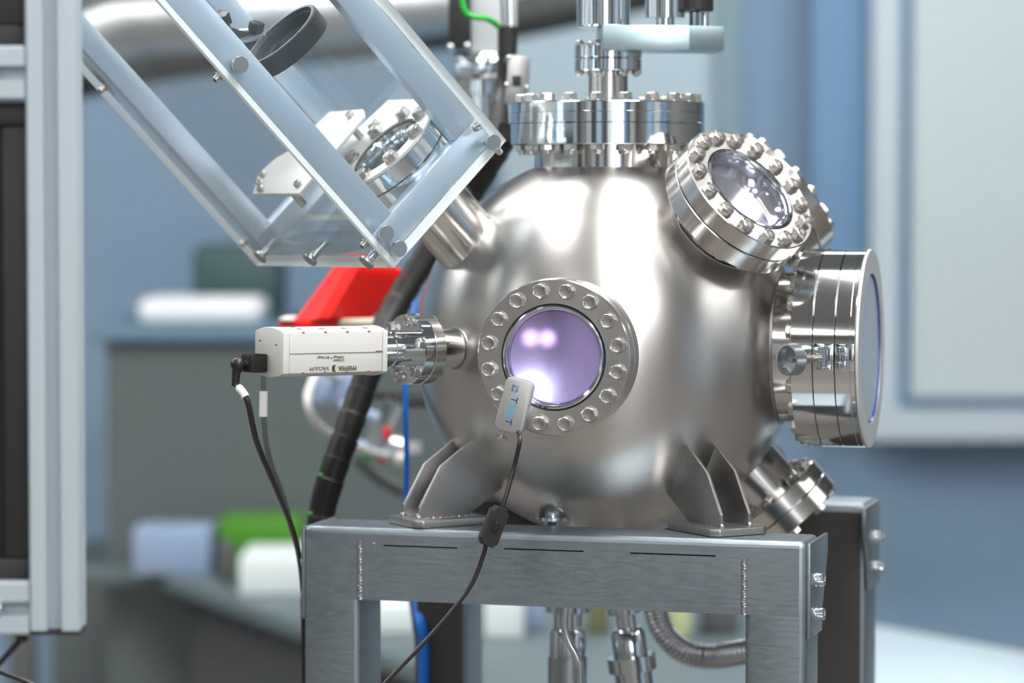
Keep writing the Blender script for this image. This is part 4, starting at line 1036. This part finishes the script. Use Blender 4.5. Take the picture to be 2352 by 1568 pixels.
# ------------------------------------------------------------------ under the chamber
def under(name, label, px, x0, ax_, d, profs):
    o_ = P(px, 1395, d); t = thing(name, aim(o_, ax_, up=(0, 1, 0)), label, 'feedthrough')
    for (nm, m, pr) in profs: MB().lathe(pr, 48, closed=False).build(nm, m, t)
    return t
under('feedthrough', 'shiny vertical feedthrough hanging under the crossbeam behind the thin pipe', 1305, 0, (0, 0, -1), 3.12, [
    ('neck', 'bright', [(0, -.05), (.0155, -.05), (.0155, .022), (0, .022)]), ('collar', 'bright', [(0, .0222), (.017, .0222), (.0195, .028), (.0195, .052), (0, .052)]),
    ('barrel', 'knurl', [(0, .0522), (.0215, .0522), (.0215, .30), (0, .30)]), ('flange', 'bright', [(0, -.01), (.024, -.01), (.024, .004), (0, .004)])])
t = under('feedthrough', 'shiny tilted feedthrough hanging under the crossbeam left of the steel hose', 1434, 0, (.14, 0, -1), 3.12, [
    ('neck', 'bright', [(0, -.05), (.0105, -.05), (.0105, .022), (0, .022)]), ('collar', 'bright', [(0, .0222), (.015, .0222), (.0185, .028), (.0185, .052), (0, .052)]),
    ('clamp_ring', 'bright', [(0, .0522), (.026, .0522), (.026, .068), (0, .068)]), ('barrel', 'bright', [(0, .0682), (.0205, .0682), (.0205, .30), (0, .30)]), ('flange', 'bright', [(0, -.01), (.0175, -.01), (.0175, .006), (0, .006)])])
tag(MB().tube(spline([P(1299, 1360, 2.93), P(1299, 1400, 2.93), P(1297, 1440, 2.93), P(1306, 1472, 2.93), P(1322, 1502, 2.93), P(1331, 1530, 2.93), P(1333, 1568, 2.93), P(1333, 2100, 2.93)], 8), .0039, 16).build('gas_pipe', 'bright'),
    'thin bent polished gas pipe dropping in front of the vertical feedthrough', 'pipe')
pp = spline([P(1495, 1350, 3.2), P(1505, 1400, 3.2), P(1524, 1450, 3.2), P(1565, 1492, 3.2), P(1630, 1508, 3.2), P(1720, 1495, 3.18), P(1830, 1480, 3.16)], 10)
rs = [pp[0]]; stp = .0006
for i in range(1, len(pp)):
    while (pp[i] - rs[-1]).length >= stp: rs.append(rs[-1] + (pp[i] - rs[-1]).normalized() * stp)
tag(MB().tube(rs, [.0116 + .0024 * abs(math.sin(PI * i / 8)) for i in range(len(rs))], 24).build('steel_hose', mat('corrugated_steel', (.60, .61, .63, 1), .25, 1.0), ang=80),
    'corrugated steel hose curving under the crossbeam toward the right leg', 'hose')

# ------------------------------------------------------------------ equipment rack at the left edge
rk_o = P(130, 1440, 2.45); rk = thing('equipment_rack', T(rk_o), 'aluminium profile rack with black panels at the left edge of the photo', 'rack')
def rp(px, py): return P(px, py, 2.45) - rk_o
def profile2d(w, slot=.0085, lip=.0045):
    h = w / 2; s = slot / 2; d1 = .0045; s2 = .010; d2 = .013
    side = [(h - .0018, -h), (s, -h), (s, -h + d1), (s2, -h + d1 + .001), (s2, -h + d1 + .003), (s * .9, -h + d2), (-s * .9, -h + d2), (-s2, -h + d1 + .003), (-s2, -h + d1 + .001), (-s, -h + d1), (-s, -h), (-h + .0018, -h)]
    pts = []
    for k in range(4):
        a = -k * PI / 2
        pts += [(x * math.cos(a) - y * math.sin(a), x * math.sin(a) + y * math.cos(a)) for (x, y) in side]
    return pts
pw = (rp(190, 800) - rp(77, 800)).x
b = MB(); zt_ = .75; b.prism(profile2d(pw, .0125), 0, zt_, T(rp(134, 1440).x, 0, 0)); b.build('vertical_profile', 'alu', rk, ang=20)
b = MB(); b.rbox(rp(134, 1440).x - pw / 2 - .0005, rp(134, 1440).x + pw / 2 + .0005, -pw / 2, pw / 2, -.0035, -.0002, .0008); b.build('end_cap', 'blackm', rk)
XH = lambda z: basis((rp(134, 1440).x - pw / 2 - .0005, .0, z), Vector((0, 1, 0)), Vector((0, 0, 1)), Vector((1, 0, 0)))
for (py, ) in ((172,), (1388,)):
    z = rp(0, py).z; b = MB(); b.prism(profile2d(.0445, .0115), -.30, 0, XH(z)); b.build('cross_profile', 'alu', rk, ang=20)
    q = rp(0, py); X = basis((q.x, -.022, z), Vector((1, 0, 0)), Vector((0, 0, 1)), Vector((0, -1, 0)))
    b = MB(); b.lathe([(0, 0), (.0075, 0), (.0073, .003), (.0055, .0055), (.003, .006), (.0028, .003), (0, .003)], 32, X, closed=False); b.build('button_screw', 'bright', rk)
b = MB(); b.prism(profile2d(pw, .0125), -rk_o.z, .75, T(rp(134, 1440).x - pw / 2 - .3015 - .0225, 0, 0)); b.build('vertical_profile', 'alu', rk, ang=20)
XLIM = rp(134, 1440).x - pw / 2 - .300
xs = rp(134, 0).x - pw / 2 - .0008
def blk(px0, px1, py0, py1, yy, dep, m, nm): a, c_ = rp(px0, py1), rp(px1, py0); MB().rbox(max(a.x, XLIM), min(c_.x, xs), yy, yy + dep, a.z, c_.z, .001).build(nm, m, rk)
blk(-500, 90, 236, 1328, .008, .01, 'slot', 'panel'); blk(-500, 90, -80, 110, .008, .01, 'slot', 'panel')
blk(-500, 90, 236, 288, -.004, .012, 'panel', 'panel_rail'); blk(-500, 90, 1280, 1328, -.004, .012, 'panel', 'panel_rail'); blk(14, 90, 292, 1278, -.002, .01, 'panel', 'panel_stile')
blk(-500, 90, 62, 112, -.004, .012, 'panel', 'panel_rail'); blk(4, 90, -80, 60, -.002, .01, 'panel', 'panel_stile')
tag(MB().tube(spline([P(48, 1440, 2.46), P(50, 1462, 2.46), P(38, 1480, 2.46), P(0, 1522, 2.46), P(-60, 1580, 2.46)], 8), [.0058 if i < 12 else .0026 for i in range(33)], 12).build('rack_cable', 'cable'),
    'thin black cable hanging below the rack in the lower left corner', 'cable')
tag(MB().tube(spline([P(-40, 1530, 2.6), P(20, 1550, 2.6), P(90, 1580, 2.6), P(160, 1640, 2.6)], 8), .0022, 12).build('floor_cable', 'cable'),
    'second thin black cable crossing the bottom left corner', 'cable')
# lamp stand near the camera (seen mirrored in the front glass)
ls = thing('lamp_stand', T(-1.022, .84, 0), 'black stand with two round lamps beside the camera, seen only as a reflection', 'lamp')
M['sbulb'] = emis('stand_lamp_light', (1, .98, .94, 1), 13)
MB().tube([(0, 0, .01), (0, 0, 1.10), (0, .02, 1.11)], .010, 16).build('pole', 'blackm', ls); MB().cyl(.16, 0, .012, 40).build('base', 'blackm', ls)
for x in (-.016, .016):
    Xl = aim((x, .042, 1.111), (.48, .87, .02))
    MB().lathe([(0, -.03), (.010, -.03), (.0135, 0), (.0135, .01), (.012, .01)], 32, Xl, closed=False).build('lamp_shade', 'blackm', ls)
    MB().lathe([(0, .006), (.0065, .006), (.0065, .008), (0, .008)], 32, Xl, closed=False).build('bulb', 'sbulb', ls)

# unused shared meshes out
for k in ():
    pass
